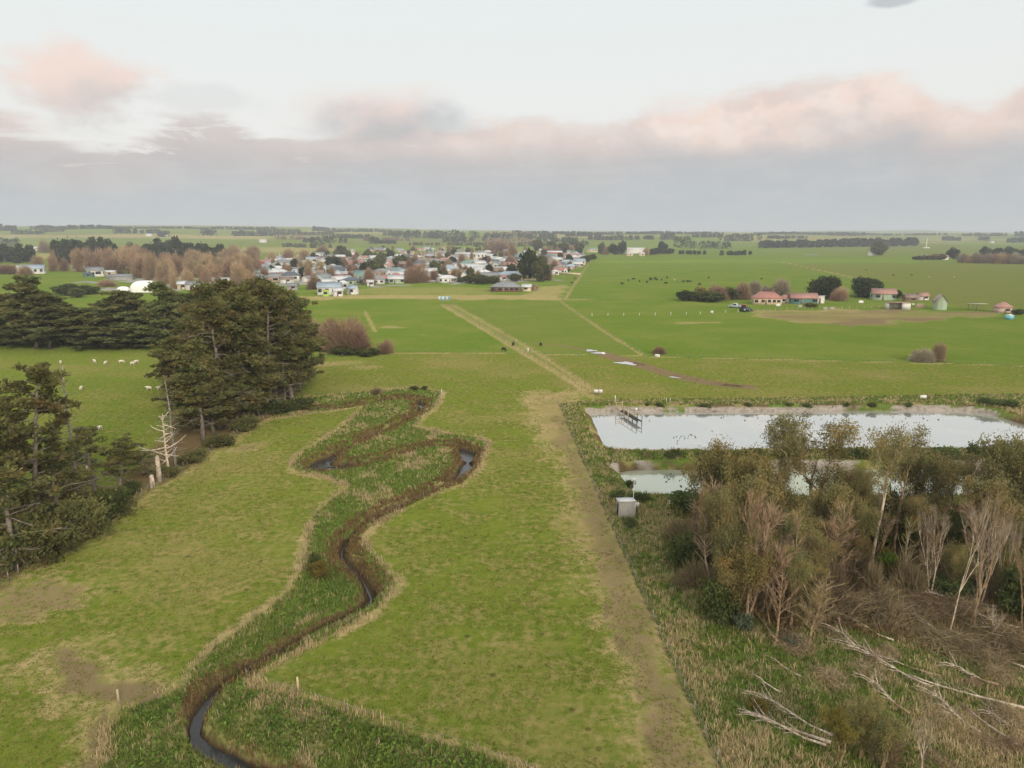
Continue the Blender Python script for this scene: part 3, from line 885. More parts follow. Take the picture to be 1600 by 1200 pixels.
def make_pine(seed, H=20.0, spread=5.0, base=.28, nb=52, lean=(0, 0), leaf=.42, per=46, dead=.5, tufty=1.0):
    rng = np.random.default_rng(seed)
    tr, lf = MB(), MB()
    n = 9; zz = np.linspace(0, 1, n)
    tp = np.stack([lean[0] * zz ** 1.6 * H + np.cumsum(rng.normal(size=n) * .12), lean[1] * zz ** 1.6 * H + np.cumsum(rng.normal(size=n) * .12), zz * H], 1)
    tp[0, :2] = 0
    tr.tube(tp, .30 * (1 - zz) ** .8 + .04, 8)
    cent = []; cv = []
    for k in range(nb):
        f = .12 + .86 * (k + rng.uniform(0, 1)) / nb
        p = np.array([np.interp(f, zz, tp[:, i]) for i in range(3)])
        prof = (1 - f) ** .5 * (.6 + .4 * min(1, f / .3)) * (1.0 + .35 * math.sin(k * 1.7 + seed)) + .14
        L = spread * prof * rng.uniform(.6, 1.2)
        th = k * 2.4 + rng.uniform(-.6, .6)
        d = np.array([math.cos(th), math.sin(th), rng.uniform(-.05, .38) + .35 * (f > .8)])
        live = f > base and not (f < base + .3 and rng.uniform() < dead * .6)
        b = bent(p, d, L, rng, 5, .13, .03 if live else -.02)
        tr.tube(b, np.linspace(.085, .02, 5) * (1 + .4 * (1 - f)), 4)
        for q in range(4 if live else 6):
            s = rng.uniform(.3, .95); o = np.array([np.interp(s * 4, range(5), b[:, i]) for i in range(3)])
            dd = (b[-1] - b[0]) / max(L, .1) + rng.normal(size=3) * .6
            tw = bent(o, dd, L * rng.uniform(.15, .35), rng, 3, .2)
            tr.tube(tw, [.03, .02, .008], 3, cap=False)
        if live:
            npad = max(2, int(round(L * 1.25 * tufty)))
            for q in range(npad):
                s = .3 + .72 * (q + rng.uniform(0, .9)) / npad
                o = np.array([np.interp(min(s, 1) * 4, range(5), b[:, i]) for i in range(3)])
                o += rng.normal(size=3) * np.array([.45, .45, .16]) * (.4 + s)
                cent.append(o); cv.append(rng.uniform(0, 1))
    for q in range(7):
        cent.append(tp[-1] + rng.normal(size=3) * np.array([.5, .5, .5])); cv.append(rng.uniform(.3, 1))
    cent = np.array(cent); cv = np.array(cv)
    c = np.repeat(cent, per, 0)
    off = rng.normal(size=c.shape); off /= np.linalg.norm(off, axis=1, keepdims=True)
    r = rng.uniform(.15, 1, (len(c), 1)) ** .6
    sc = np.repeat(rng.uniform(.65, 1.25, (len(cent), 1)), per, 0)
    off2 = off * r * sc * np.array([.88, .88, .55])
    dirs = off2 * np.array([1, 1, 1.2]) + np.array([0, 0, .25]) + rng.normal(size=c.shape) * .3
    leaf_quads(lf, c + off2, leaf * .62, rng, .0, 2.0, np.clip(np.repeat(cv, per) + rng.normal(size=len(c)) * .15, 0, 1), dirs)
    return tr.mesh('trunk'), lf.mesh('crown'), H, spread


def grow_limbs(m, rng, p, d, L, r, depth, ends, split=(2, 3), ang=.5, up=.06, n=4, keep=.72, sides=6):
    b = bent(p, d, L, rng, n, .10, up)
    rr = np.linspace(r, r * .6, n)
    m.tube(b, rr, sides if depth > 1 else 4, cap=False)
    if depth == 0:
        ends.append((b[-1], b[-1] - b[-2])); return
    for k in range(rng.integers(split[0], split[1] + 1)):
        nd = (b[-1] - b[-2]) / np.linalg.norm(b[-1] - b[-2]) + rng.normal(size=3) * ang * np.array([1, 1, .6])
        s = rng.uniform(.55, 1) if k else 1
        o = b[-1] * s + b[-2] * (1 - s)
        grow_limbs(m, rng, o, nd, L * keep * rng.uniform(.75, 1.15), r * .58, depth - 1, ends, split, ang, up, n, keep, max(3, sides - 1))
    ends.append((b[2], b[3 if n > 3 else 2] - b[1]))


def make_gum(seed, H=15.0, stems=2, leaf=.23, per=84, clear=.45, dens=1.0, ang=.42, shag=.5):
    """tall open gum tree: clean leaning stems, small clumps of leaves on top"""
    rng = np.random.default_rng(seed)
    tr, lf = MB(), MB(); ends = []
    for s in range(stems):
        th = rng.uniform(0, 6.28); k = .06 + .10 * s
        d = np.array([math.cos(th) * k, math.sin(th) * k, 1])
        b = bent((rng.normal() * .25 * s, rng.normal() * .25 * s, -.1), d, H * clear, rng, 6, .05, .02)
        tr.tube(b, np.linspace(.23, .14, 6) * (1 - .2 * s), 8, cap=False)
        for j in range(3):
            nd = (b[-1] - b[-2]); nd = nd / np.linalg.norm(nd) + rng.normal(size=3) * np.array([ang, ang, .1])
            grow_limbs(tr, rng, b[-1] - (b[-1] - b[-2]) * rng.uniform(0, .6), nd, H * .21, .10, 3, ends, (2, 2), ang, .10, 4, .74, 5)
    zmin = H * clear * .75
    pts_ = [e[0] for e in ends if e[0][2] > zmin and rng.uniform() < dens]
    for q in range(int(shag * 26)):
        f = rng.uniform(.25, 1.0); o_ = pts_[rng.integers(0, len(pts_))] * np.array([.55 * f, .55 * f, f])
        pts_.append(o_ + rng.normal(size=3) * .3)
    cent = np.array(pts_)
    cent = cent + rng.normal(size=cent.shape) * .2
    zt = cent[:, 2].max()
    cv = rng.uniform(0, 1, len(cent))
    c = np.repeat(cent, per, 0)
    off = rng.normal(size=c.shape) * np.array([.42, .42, .48]) * np.repeat(rng.uniform(.6, 1.3, (len(cent), 1)), per, 0)
    dirs = rng.normal(size=c.shape) + np.array([0, 0, -.7])
    leaf_quads(lf, c + off, leaf * .52, rng, 0, 2.3, np.clip(np.repeat(cv, per) + rng.normal(size=len(c)) * .18, 0, 1), dirs)
    return tr.mesh('trunk'), lf.mesh('crown'), zt + .4, np.percentile(np.hypot(c[:, 0], c[:, 1]), 92)


def make_bare(seed, H=12.0, form='upright', tw=.05, ntw=9, depth=4, twl=.9, stems=1, bole=0):
    """leafless tree: trunk and limbs in one mesh, the spray of twigs in another"""
    rng = np.random.default_rng(seed)
    tr, lf = MB(), MB(); ends = []
    par = {'upright': (.26, .22, .16), 'round': (.62, .04, .12), 'poplar': (.17, .30, .10)}[form]
    for s in range(stems):
        d = np.array([rng.normal() * .1 * (1 + s), rng.normal() * .1 * (1 + s), 1])
        L0 = bole * H if bole else H * (.30 if form != 'round' else .2)
        grow_limbs(tr, rng, np.array([rng.normal() * .2 * s, rng.normal() * .2 * s, -.1]), d, L0, .17 * H / 12, depth, ends, (2, 3), par[0], par[1], 4, .74, 6)
    p = np.array([e[0] for e in ends]); dv = np.array([e[1] for e in ends]); dv /= np.linalg.norm(dv, axis=1, keepdims=True)
    p0 = np.repeat(p, ntw, 0); d0 = np.repeat(dv, ntw, 0) + rng.normal(size=(len(p) * ntw, 3)) * (.34 if form != 'round' else .55) + np.array([0, 0, .25])
    d0 /= np.linalg.norm(d0, axis=1, keepdims=True)
    p0 = p0 + d0 * rng.uniform(-.3, .2, (len(p0), 1))
    L = twl * rng.uniform(.5, 1.4, (len(p0), 1))
    p1 = p0 + d0 * L
    slivers(lf, p0, p1, tw, rng, np.clip(np.repeat(rng.uniform(0, 1, len(p)), ntw) + rng.normal(size=len(p0)) * .2, 0, 1))
    # second order sprays
    q = rng.choice(len(p0), len(p0)); t_ = rng.uniform(.3, .9, (len(q), 1))
    b0 = p0[q] * (1 - t_) + p1[q] * t_
    d1 = d0[q] + rng.normal(size=b0.shape) * .5; d1 /= np.linalg.norm(d1, axis=1, keepdims=True)
    slivers(lf, b0, b0 + d1 * L[q] * .6, tw * .7, rng, rng.uniform(.2, 1, len(q)))
    zt = max(np.percentile(p1[:, 2], 99), 1)
    wid = np.percentile(np.hypot(p1[:, 0], p1[:, 1]), 95)
    return tr.mesh('trunk'), lf.mesh('crown'), zt, wid


def make_dense(seed, rx=5.0, ry=4.0, H=9.0, z0=.4, blobs=26, n=5200, leaf=.5, trunk=True, topflat=1.0, ragged=.16, brs=(.26, .44), inner=.35):
    """thick evergreen crown out of leaf sprays gathered in uneven lumps"""
    rng = np.random.default_rng(seed)
    tr, lf = MB(), MB()
    c = rng.normal(size=(blobs, 3)); c /= np.linalg.norm(c, axis=1, keepdims=True)
    c *= rng.uniform(inner, .8, (blobs, 1))
    cen = np.array([0, 0, z0 + (H - z0) / 2]); rad = np.array([rx, ry, (H - z0) / 2])
    k = rng.integers(0, blobs, n)
    off = rng.normal(size=(n, 3)); off /= np.linalg.norm(off, axis=1, keepdims=True)
    br = rng.uniform(brs[0], brs[1], blobs)
    q = c[k] + off * br[k][:, None] * (1 + rng.normal(size=(n, 1)) * ragged)
    q[:, 2] = np.maximum(q[:, 2], -1 + rng.uniform(0, .1, n))
    p = cen + q * rad
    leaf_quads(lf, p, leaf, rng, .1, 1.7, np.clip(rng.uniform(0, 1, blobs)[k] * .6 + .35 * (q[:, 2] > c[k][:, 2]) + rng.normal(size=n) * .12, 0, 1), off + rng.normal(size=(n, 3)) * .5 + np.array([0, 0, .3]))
    if trunk:
        for s in range(2):
            e = []
            grow_limbs(tr, rng, np.array([rng.normal() * .2, rng.normal() * .2, -.1]), np.array([rng.normal() * .2, rng.normal() * .2, 1]), H * .3, .035 * H, 2, e, (2, 3), .5, .05)
    return (tr.mesh('trunk') if trunk else None), lf.mesh('crown'), H, rx


def make_twigball(seed, rx=5.0, ry=5.0, H=8.0, n=5200, tw=.12, twl=1.5, lumps=14, limbs=True):
    """round leafless crown: limbs from the base and a thick spray of fine twigs in lumps"""
    rng = np.random.default_rng(seed)
    tr, lf = MB(), MB()
    lc = rng.normal(size=(lumps, 3)); lc[:, 2] = np.abs(lc[:, 2]); lc /= np.linalg.norm(lc, axis=1, keepdims=True); lc *= rng.uniform(.35, .72, (lumps, 1))
    k = rng.integers(0, lumps, n)
    off = rng.normal(size=(n, 3)); off /= np.linalg.norm(off, axis=1, keepdims=True)
    q = lc[k] + off * rng.uniform(.1, .42, (n, 1))
    q[:, 2] = np.abs(q[:, 2])
    p0 = q * np.array([rx, ry, H]) * .92
    d = q * np.array([1, 1, .8]) + np.array([0, 0, .35]) + rng.normal(size=(n, 3)) * .28
    d /= np.linalg.norm(d, axis=1, keepdims=True)
    slivers(lf, p0, p0 + d * twl * rng.uniform(.5, 1.3, (n, 1)), tw, rng, np.clip(rng.uniform(0, 1, lumps)[k] * .7 + rng.uniform(0, .4, n), 0, 1))
    if limbs:
        for j in range(lumps):
            e = lc[j] * np.array([rx, ry, H]); s = np.linspace(0, 1, 5)[:, None]
            b = e * s ** np.array([1.2, 1.2, .8]); b[:, :2] += rng.normal(size=(5, 2)) * .12 * s
            tr.tube(b, np.linspace(.16, .04, 5) * H / 8, 5, cap=False)
    return tr.mesh('trunk'), lf.mesh('crown'), H, rx


def make_tangle(seed, rx=2.5, ry=1.8, H=1.2, n=900, tw=.045, twl=1.3):
    """low heap of felled twigs and bracken"""
    rng = np.random.default_rng(seed)
    lf = MB()
    th = rng.uniform(0, 6.28, n); r = rng.uniform(0, 1, n) ** .6
    z = rng.uniform(0, 1, n) * H * (1 - r ** 2) * (.6 + .8 * vnoise(np.cos(th) * r * 2 + seed, np.sin(th) * r * 2, seed))
    p0 = np.stack([np.cos(th) * r * rx, np.sin(th) * r * ry, z], 1)
    d = rng.normal(size=(n, 3)) * np.array([1, .7, .45]) + np.array([.5, 0, .15]); d /= np.linalg.norm(d, axis=1, keepdims=True)
    p1 = p0 + d * twl * rng.uniform(.4, 1.3, (n, 1)); p1[:, 2] = np.maximum(p1[:, 2], 0)
    slivers(lf, p0, p1, tw, rng, np.clip(rng.uniform(0, 1, n), 0, 1))
    return None, lf.mesh('crown'), H, rx


def make_dead(seed, H=16.0, spread=2.6, nb=34, lean=(0, 0), thick=.2, heavy=False):
    rng = np.random.default_rng(seed)
    tr = MB(); br = []
    n = 9; zz = np.linspace(0, 1, n)
    tp = np.stack([lean[0] * zz * H + np.cumsum(rng.normal(size=n) * .08), lean[1] * zz * H + np.cumsum(rng.normal(size=n) * .08), zz * H], 1); tp[0, :2] = 0
    tr.tube(tp, thick * (1 - zz) ** .7 + .03, 8)
    bm_ = MB()
    for k in range(nb):
        f = .2 + .78 * (k + rng.uniform()) / nb
        p = np.array([np.interp(f, zz, tp[:, i]) for i in range(3)])
        th = k * 2.4 + rng.uniform(-.5, .5)
        L = spread * (1.15 - f) * rng.uniform(.4, 1.2) + .3
        b = bent(p, (math.cos(th), math.sin(th), rng.uniform(-.15, .3)), L, rng, 5, .12, -.03 if not heavy else .05)
        bm_.tube(b, np.linspace(.05, .012, 5) * (3.0 if heavy else 1), 4, cap=False)
        for q in range(3):
            s = rng.uniform(.3, .95); o = np.array([np.interp(s * 4, range(5), b[:, i]) for i in range(3)])
            bm_.tube(bent(o, (b[-1] - b[0]) / L + rng.normal(size=3) * .6, L * .3, rng, 3, .2), [.022, .015, .006], 3, cap=False)
    return tr.mesh('trunk'), bm_.mesh('crown'), H, spread


def make_fallen(seed, L=11.0, r=.16, nb=10, spread=2.2):
    """a felled trunk on the ground along +x with its broken limbs"""
    rng = np.random.default_rng(seed)
    n = 8; s = np.linspace(0, 1, n)
    tr, br = MB(), MB()
    tp = np.stack([s * L, np.cumsum(rng.normal(size=n) * .12), .28 + .12 * np.sin(s * 5 + seed) + .25 * s], 1)
    tr.tube(tp, r * (1 - s * .75), 8)
    for k in range(nb):
        f = .35 + .63 * (k + rng.uniform()) / nb
        p = np.array([np.interp(f, s, tp[:, i]) for i in range(3)])
        d = np.array([.9, rng.normal() * .55, rng.uniform(-.05, .4)])
        b = bent(p, d, spread * rng.uniform(.5, 1.3), rng, 5, .12, -.02); b[:, 2] = np.maximum(b[:, 2], .06)
        br.tube(b, np.linspace(.055, .012, 5), 4, cap=False)
        for q in range(3):
            t_ = rng.uniform(.3, .95); o = np.array([np.interp(t_ * 4, range(5), b[:, i]) for i in range(3)])
            w = bent(o, d + rng.normal(size=3) * .5, spread * .4, rng, 3, .2); w[:, 2] = np.maximum(w[:, 2], .04)
            br.tube(w, [.022, .015, .006], 3, cap=False)
    return tr.mesh('trunk'), br.mesh('crown')


def plant(name, var, p, label, cat, group, mt, mc, H=None, W=None, rz=None, px=None, tilt=None, crown='crown', trunk='trunk'):
    tm, cm, h0, w0 = var
    sz = (H / h0) if H else 1.0
    sx = (W / w0) if W else sz
    o = thing(name, p, label, cat, group, px, random.uniform(0, 6.28) if rz is None else rz, (sx, sx, sz))
    if tilt: o.rotation_euler = (tilt[0], tilt[1], o.rotation_euler[2])
    if tm is not None: link(trunk, tm, M[mt], o)
    link(crown, cm, M[mc], o)
    return o


def at(px, py, py_top=None, wpx=None):
    p = G(px, py)
    H = ztop(p, py_top) - p.z if py_top is not None else None
    W = wpx * mpp(p) / 2 if wpx else None
    return p, H, W


# ---- pines
PINES = [make_pine(11, 20, 5.2, .26, 60, tufty=1.5, leaf=.5), make_pine(12, 20, 4.8, .16, 64, tufty=1.5, leaf=.5, dead=.2), make_pine(13, 20, 5.6, .46, 60, dead=1.0, tufty=1.3, leaf=.5), make_pine(14, 20, 4.8, .14, 62, lean=(.05, 0), tufty=1.5, leaf=.5, dead=.2), make_pine(15, 20, 5.0, .52, 56, dead=1.1, tufty=1.3, leaf=.5)]
ROWP = [make_pine(21, 18, 5.0, .08, 50, leaf=.66, per=38, dead=.1, tufty=1.4), make_pine(22, 18, 4.6, .06, 50, leaf=.66, per=38, dead=.1, tufty=1.4), make_pine(23, 18, 5.6, .12, 50, leaf=.66, per=38, dead=.15, tufty=1.4)]
OPENP = [make_pine(31, 20, 5.2, .40, 36, lean=(.09, 0), per=54, dead=.6), make_pine(32, 14, 4.6, .30, 30, lean=(.10, .02), per=50, dead=.5), make_pine(33, 14, 4.4, .35, 26, lean=(-.04, .03), per=46, dead=.6)]

grp = 'pines in the tall stand'
for i, (px, py, top, w, v) in enumerate([(318, 690, 540, 100, 0), (352, 668, 478, 115, 4), (388, 655, 458, 120, 1), (425, 640, 450, 115, 2), (452, 622, 455, 105, 3), (335, 680, 560, 84, 3), (405, 650, 540, 80, 3), (372, 662, 560, 80, 1), (335, 628, 452, 110, 2), (372, 610, 446, 120, 1),
                                         (415, 600, 443, 120, 0), (300, 620, 500, 90, 3), (440, 585, 462, 90, 2), (300, 668, 575, 80, 1), (468, 612, 505, 70, 0), (400, 632, 470, 120, 4), (365, 640, 500, 90, 4), (445, 634, 510, 70, 0), (285, 640, 530, 80, 3), (345, 600, 448, 110, 3), (395, 590, 446, 110, 1), (460, 600, 466, 90, 3)]):
    p, H, W = at(px, py, top, w)
    lab = ('small dark pine at the edge of the stand, {o}' if top > 490 else
           ('tall bare-limbed pine in the front of stand, {o}' if py > 625 else 'tall shaggy pine in the back of stand, {o}'))
    plant('pine_tree', PINES[v], p, lab, 'pine', grp, 'bark_pine', 'pine', H, W, px=px)
grp = 'pines in the row behind the sheep paddock'
for i, (px, w) in enumerate([(-60, 95), (-14, 92), (24, 88), (58, 96), (96, 84), (128, 84), (160, 90), (196, 88), (228, 80), (262, 70), (292, 64), (42, 80), (78, 80), (142, 84), (178, 84), (212, 80), (5, 90)]):
    top = [455, 470, 462, 438, 468, 486, 492, 458, 476, 446, 462, 490, 462, 484, 470, 490, 484][i]
    p, H, W = at(px, 545 - (i % 3) * 5, top, w)
    W *= 1.12
    plant('pine_tree', ROWP[i % 3], p, 'bushy pine in the row behind the sheep paddock, {o}', 'pine', grp, 'bark_pine', 'pine_far', H, W, px=px)
grp = 'pines by the near end of the left fence'
for (px, py, top, w, v, lab, rz) in ((62, 838, 580, 150, 0, 'tall wind-leaning pine with open layered crown at the left edge', 0.2), (8, 810, 635, 120, 1, 'ragged pine at the left edge behind the leaning pine', .5), (-45, 850, 620, 150, 2, 'pine cut by the left edge of the photo', 1.0),
                                     (150, 775, 672, 105, 2, 'low open pine beside the tall dead grey tree', .3), (188, 768, 690, 80, 1, 'small lopsided pine right of the tall dead grey tree', 0), (25, 890, 735, 150, 2, 'low spreading pine above the near fence end', 2.0),
                                     (100, 828, 715, 120, 1, 'short dark pine left of the dead grey tree foot', 2.6), (225, 742, 705, 70, 2, 'small green pine left of the broken stump', 1.2), (-10, 870, 660, 150, 1, 'full dark pine low on the left edge of the photo', .1), (92, 800, 690, 100, 0, 'slim pine just right of the tall leaning pine', 2.2)):
    p, H, W = at(px, py, top, w)
    plant('pine_tree', OPENP[v], p, lab, 'pine', grp, 'bark_pine', 'pine', H, W, rz=rz)

DEAD = [make_dead(41, 18, 2.4, 40), make_dead(42, 12, 7.5, 26, (.02, 0), .3, True)]
p, H, W = at(122, 785, 570, 70); plant('dead_tree', DEAD[0], p, 'tall thin dead grey tree standing before the sheep paddock', 'dead tree', None, 'bark_grey', 'bark_grey', H, W, crown='crown')
p, H, W = at(264, 742, 645, 95); plant('dead_tree', DEAD[1], p, 'bleached dead tree with long bare limbs at the corner of the stand', 'dead tree', None, 'log', 'log', H, W, rz=2.6, crown='crown')
p, H, W = at(275, 735, 590, 50); plant('dead_tree', DEAD[0], p, 'slim dead trunk just behind the bleached dead tree', 'dead tree', None, 'bark_grey', 'bark_grey', H, W, rz=1, crown='crown')
for (px, py, top) in ((395, 640, 540), (432, 634, 560), (362, 652, 560), (345, 672, 590), (455, 628, 555)):
    p, H, W = at(px, py, top, 60)
    plant('dead_tree', DEAD[0], p, 'dead grey trunk fronting the pine stand, {o}', 'dead tree', 'dead trunks in the pine stand', 'bark_grey', 'bark_grey', H, W, px=px, crown='crown')
for px, py, top, lab in ((249, 752, 712, 'broken pale stump left of the bleached dead tree'), (238, 762, 742, 'thin broken snag left of the pale stump')):
    p, H, W = at(px, py, top)
    m = MB(); m.tube([(0, 0, -.1), (.05, .02, H * .5), (.02, .05, H * .93), (.06, .05, H)], [.42, .33, .28, .12], 9)
    o = link('stump', m.mesh('stump'), M['log'], loc=p, smooth=True); tag(o, lab, 'stump')

# ---- gum trees of the right hand wood
GUMS = [make_gum(51, 15, 2, clear=.5, shag=.1), make_gum(52, 15, 2, clear=.42, shag=.2), make_gum(53, 15, 1, clear=.5, shag=.2), make_gum(54, 13, 3, clear=.22, per=90, ang=.5, shag=1.2), make_gum(55, 14, 3, clear=.3, ang=.36, shag=.8)]
grp = 'gum trees in the wood by the ponds'
for (px, py, top, w, v, mt, mc, lab) in (
        (1215, 812, 662, 100, 0, 'bark_tan', 'eucalypt', 'thin topped brownish gum before the big pond, left of the tallest gum'),
        (1262, 832, 640, 130, 1, 'bark_pale', 'eucalypt', 'tallest round headed gum standing against the big pond'),
        (1362, 884, 672, 96, 2, 'bark_pale', 'eucalypt', 'gum with straight bare orange trunk in the middle of the wood'),
        (1397, 860, 664, 100, 2, 'bark_tan', 'eucalypt', 'tall gum with forked trunk right behind the straight orange trunk'),
        (1338, 870, 735, 60, 2, 'bark_tan', 'eucalypt', 'slim gum left of the straight orange trunk'),
        (1440, 845, 705, 90, 3, 'bark_tan', 'eucalypt_dark', 'dark leafy gum in the centre right of the wood'),
        (1478, 838, 715, 80, 0, 'bark_tan', 'eucalypt', 'olive gum behind the white trunked bare tree'),
        (1525, 842, 706, 80, 1, 'bark_pale', 'eucalypt', 'brown tinged gum left of the dark gum at the right edge'),
        (1580, 862, 682, 120, 3, 'bark_tan', 'eucalypt_dark', 'dark dense gum at the right edge of the wood'),
        (1630, 850, 690, 120, 3, 'bark_tan', 'eucalypt_dark', 'gum cut by the right edge of the photo'),
        (1115, 832, 706, 100, 3, 'bark_tan', 'eucalypt_dark', 'leafy gum nearest the small pond at the left end of the wood'),
        (1152, 842, 700, 120, 3, 'bark_tan', 'golden', 'golden leaved tree at the left end of the wood'),
        (1190, 868, 765, 100, 4, 'bark_tan', 'eucalypt', 'fawn gum between the golden tree and the tallest gum'),
        (1128, 890, 772, 110, 4, 'bark_tan', 'eucalypt', 'fawn gum in front of the golden tree'),
        (1300, 850, 785, 70, 4, 'bark_tan', 'eucalypt_dark', 'short dark gum right of the tallest gum'),
        (1545, 900, 748, 90, 4, 'bark_tan', 'eucalypt', 'loose brown gum below the dark right edge gum'),
        (1450, 872, 770, 80, 1, 'bark_tan', 'eucalypt', 'thin olive gum left of the white trunked bare tree')):
    p, H, W = at(px, py, top, w)
    plant('gum_tree', GUMS[v], p, lab, 'gum tree', grp, mt, mc, H, W * (.92 if px < 1130 else 1.0))

# ---- bare trees
def make_feather(seed, H=10.0, nb=46, spread=.26, tw=.045, per=20, stems=1, low=.14, lean=.0):
    """broom-like leafless tree: rising side shoots all along the stem, each with fine twigs"""
    rng = np.random.default_rng(seed)
    tr, lf = MB(), MB(); P0, P1, A = [], [], []
    for s_ in range(stems):
        b = bent((rng.normal() * .25 * s_, rng.normal() * .25 * s_, -.1), (rng.normal() * .09 + lean, rng.normal() * .09, 1), H * rng.uniform(.8, 1), rng, 9, .07, .03)
        tr.tube(b, np.linspace(.13, .02, 9), 6, cap=False)
        for k in range(nb // stems):
            f = low + (.97 - low) * rng.uniform() ** .9
            o = np.array([np.interp(f * 8, range(9), b[:, i]) for i in range(3)])
            th = rng.uniform(0, 6.28); L = H * (.12 + spread * (1 - f)) * rng.uniform(.5, 1.25)
            c = bent(o, (math.cos(th) * .62, math.sin(th) * .62, rng.uniform(.5, 1.2)), L, rng, 5, .12, .08)
            tr.tube(c, np.linspace(.045, .012, 5), 4, cap=False)
            t_ = rng.uniform(.15, 1, per); q = np.stack([np.interp(t_ * 4, range(5), c[:, i]) for i in range(3)], 1)
            d = (c[-1] - c[0]) / L + rng.normal(size=(per, 3)) * .42 + np.array([0, 0, .2]); d /= np.linalg.norm(d, axis=1, keepdims=True)
            P0.append(q); P1.append(q + d * rng.uniform(.35, 1.0, (per, 1))); A.append(np.full(per, rng.uniform()))
    P0, P1, A = np.concatenate(P0), np.concatenate(P1), np.concatenate(A)
    slivers(lf, P0, P1, tw, rng, np.clip(A * .8 + rng.normal(size=len(A)) * .15, 0, 1))
    zt = np.percentile(P1[:, 2], 99)
    return tr.mesh('trunk'), lf.mesh('crown'), zt, max(1.2, np.percentile(np.hypot(P1[:, 0], P1[:, 1]), 93))


FEA = [make_feather(161), make_feather(162, 10, 56, .3, stems=2), make_feather(163, 9, 40, .22, lean=.15), make_feather(164, 8, 60, .34, stems=3, low=.05), make_feather(165, 10, 44, .2, low=.3), make_feather(166, 9, 50, .3, lean=-.12)]
BARE = [make_bare(61, 12, 'upright', .04, 9, 3, .8, 1, .46), make_bare(62, 12, 'upright', .045, 8, 4, stems=2), make_bare(63, 12, 'poplar', .05, 9, 4), make_bare(64, 10, 'upright', .05, 5, 3, stems=2)]
grp = 'bare trees in the wood'
for (px, py, top, w, v, mt, mc, lab) in (
        (1483, 992, 765, 70, 0, 'bark_pale', 'twig_tan', 'tall white trunked bare tree in the right of the wood'),
        (1530, 945, 775, 62, 1, 'bark_pale', 'twig_tan', 'forked bare tree right of the white trunked tree'),
        (1522, 985, 800, 60, 3, 'bark_tan', 'twig_grey', 'tan bare tree with two arms right of the white trunked tree'),
        (1567, 930, 800, 50, 1, 'bark_pale', 'twig_grey', 'pale bare tree with basal shoots near the right edge'),
        (1165, 985, 770, 90, 2, 'bark_tan', 'twig_pink', 'leaning pinkish bare tree at the left front of the wood'),
        (1180, 940, 790, 80, 2, 'bark_tan', 'twig_pink', 'brushy pinkish bare tree at the left of the wood'),
        (1232, 960, 808, 76, 2, 'bark_tan', 'twig_tan', 'upright tan bare tree like a broom in the left of the wood'),
        (1255, 925, 815, 60, 0, 'bark_tan', 'twig_tan', 'thin bare tree behind the broom shaped tree'),
        (1265, 1005, 895, 70, 2, 'bark_tan', 'twig_tan', 'short broom shaped bare tree at the front of the wood'),
        (1295, 915, 778, 76, 2, 'bark_tan', 'twig_pink', 'twin stemmed bare tree left of the fallen white log'),
        (1212, 1000, 850, 70, 2, 'bark_tan', 'twig_pink', 'pink twigged bare sapling at the front left of the wood'),
        (1140, 930, 800, 80, 0, 'bark_tan', 'twig_tan', 'fawn bare tree under the golden tree'),
        (1370, 880, 800, 40, 3, 'bark_tan', 'twig_tan', 'broken bare sapling by the straight orange trunk'),
        (1455, 930, 795, 60, 1, 'bark_pale', 'twig_grey', 'pale twiggy tree left of the white trunked tree'),
        (1550, 1000, 950, 34, 3, 'bark_pale', 'twig_grey', 'small pale snag right of the white trunked tree foot'),
        (1438, 1205, 1125, 40, 3, 'bark_pale', 'twig_grey', 'pale forked snag at the bottom edge right'),
        (1320, 838, 755, 60, 0, 'bark_pale', 'twig_grey', 'slim pale bare tree against the small pond'),
        (1595, 985, 840, 70, 1, 'bark_tan', 'twig_tan', 'bare tree at the right edge above the felled logs')):
    p, H, W = at(px, py, top, w)
    var = BARE[v] if v != 2 else FEA[px % 6]
    plant('bare_tree', var, p, lab, 'bare tree', grp, mt, mc, H, max(W, H * .18), tilt=(random.gauss(0, .05), random.gauss(0, .07)))
rw = random.Random(12)
for i in range(66):
    px, py = (rw.uniform(1080, 1330), rw.uniform(840, 985)) if i < 48 else (rw.uniform(1290, 1600), rw.uniform(835, 925))
    if py > 985 - max(0, 1150 - px) * .9: continue
    p, H, W = at(px, py, py - rw.uniform(65, 130))
    if i % 2:
        mc = rw.choice(['eucalypt', 'eucalypt_dark', 'golden', 'eucalypt']); ad = {'eucalypt': 'fawn', 'eucalypt_dark': 'dark', 'golden': 'golden'}[mc]
        plant('gum_sapling', GUMS[rw.choice([0, 3, 4])], p, f'leafy {ad} gum sapling in the thick of the wood, {{o}}', 'sapling', 'gum saplings in the wood', 'bark_tan', mc, H * (1.15 if px < 1230 else .95), H * rw.uniform(.2, .34), px=px, tilt=(rw.gauss(0, .08), rw.gauss(0, .1)))
        continue
    mc = rw.choice(['twig_tan', 'twig_tan', 'twig_pink', 'twig_grey', 'golden']); ad = {'twig_tan': 'tan', 'twig_pink': 'pinkish', 'twig_grey': 'grey', 'golden': 'orange'}[mc]
    plant('bare_tree', FEA[i % 6], p, f'feathery {ad} sapling in the thick of the wood, {{o}}', 'bare tree', 'feathery saplings in the wood', rw.choice(['bark_tan', 'bark_pale']), mc, H, H * rw.uniform(.16, .30), px=px, tilt=(rw.gauss(0, .1), rw.gauss(0, .14)))

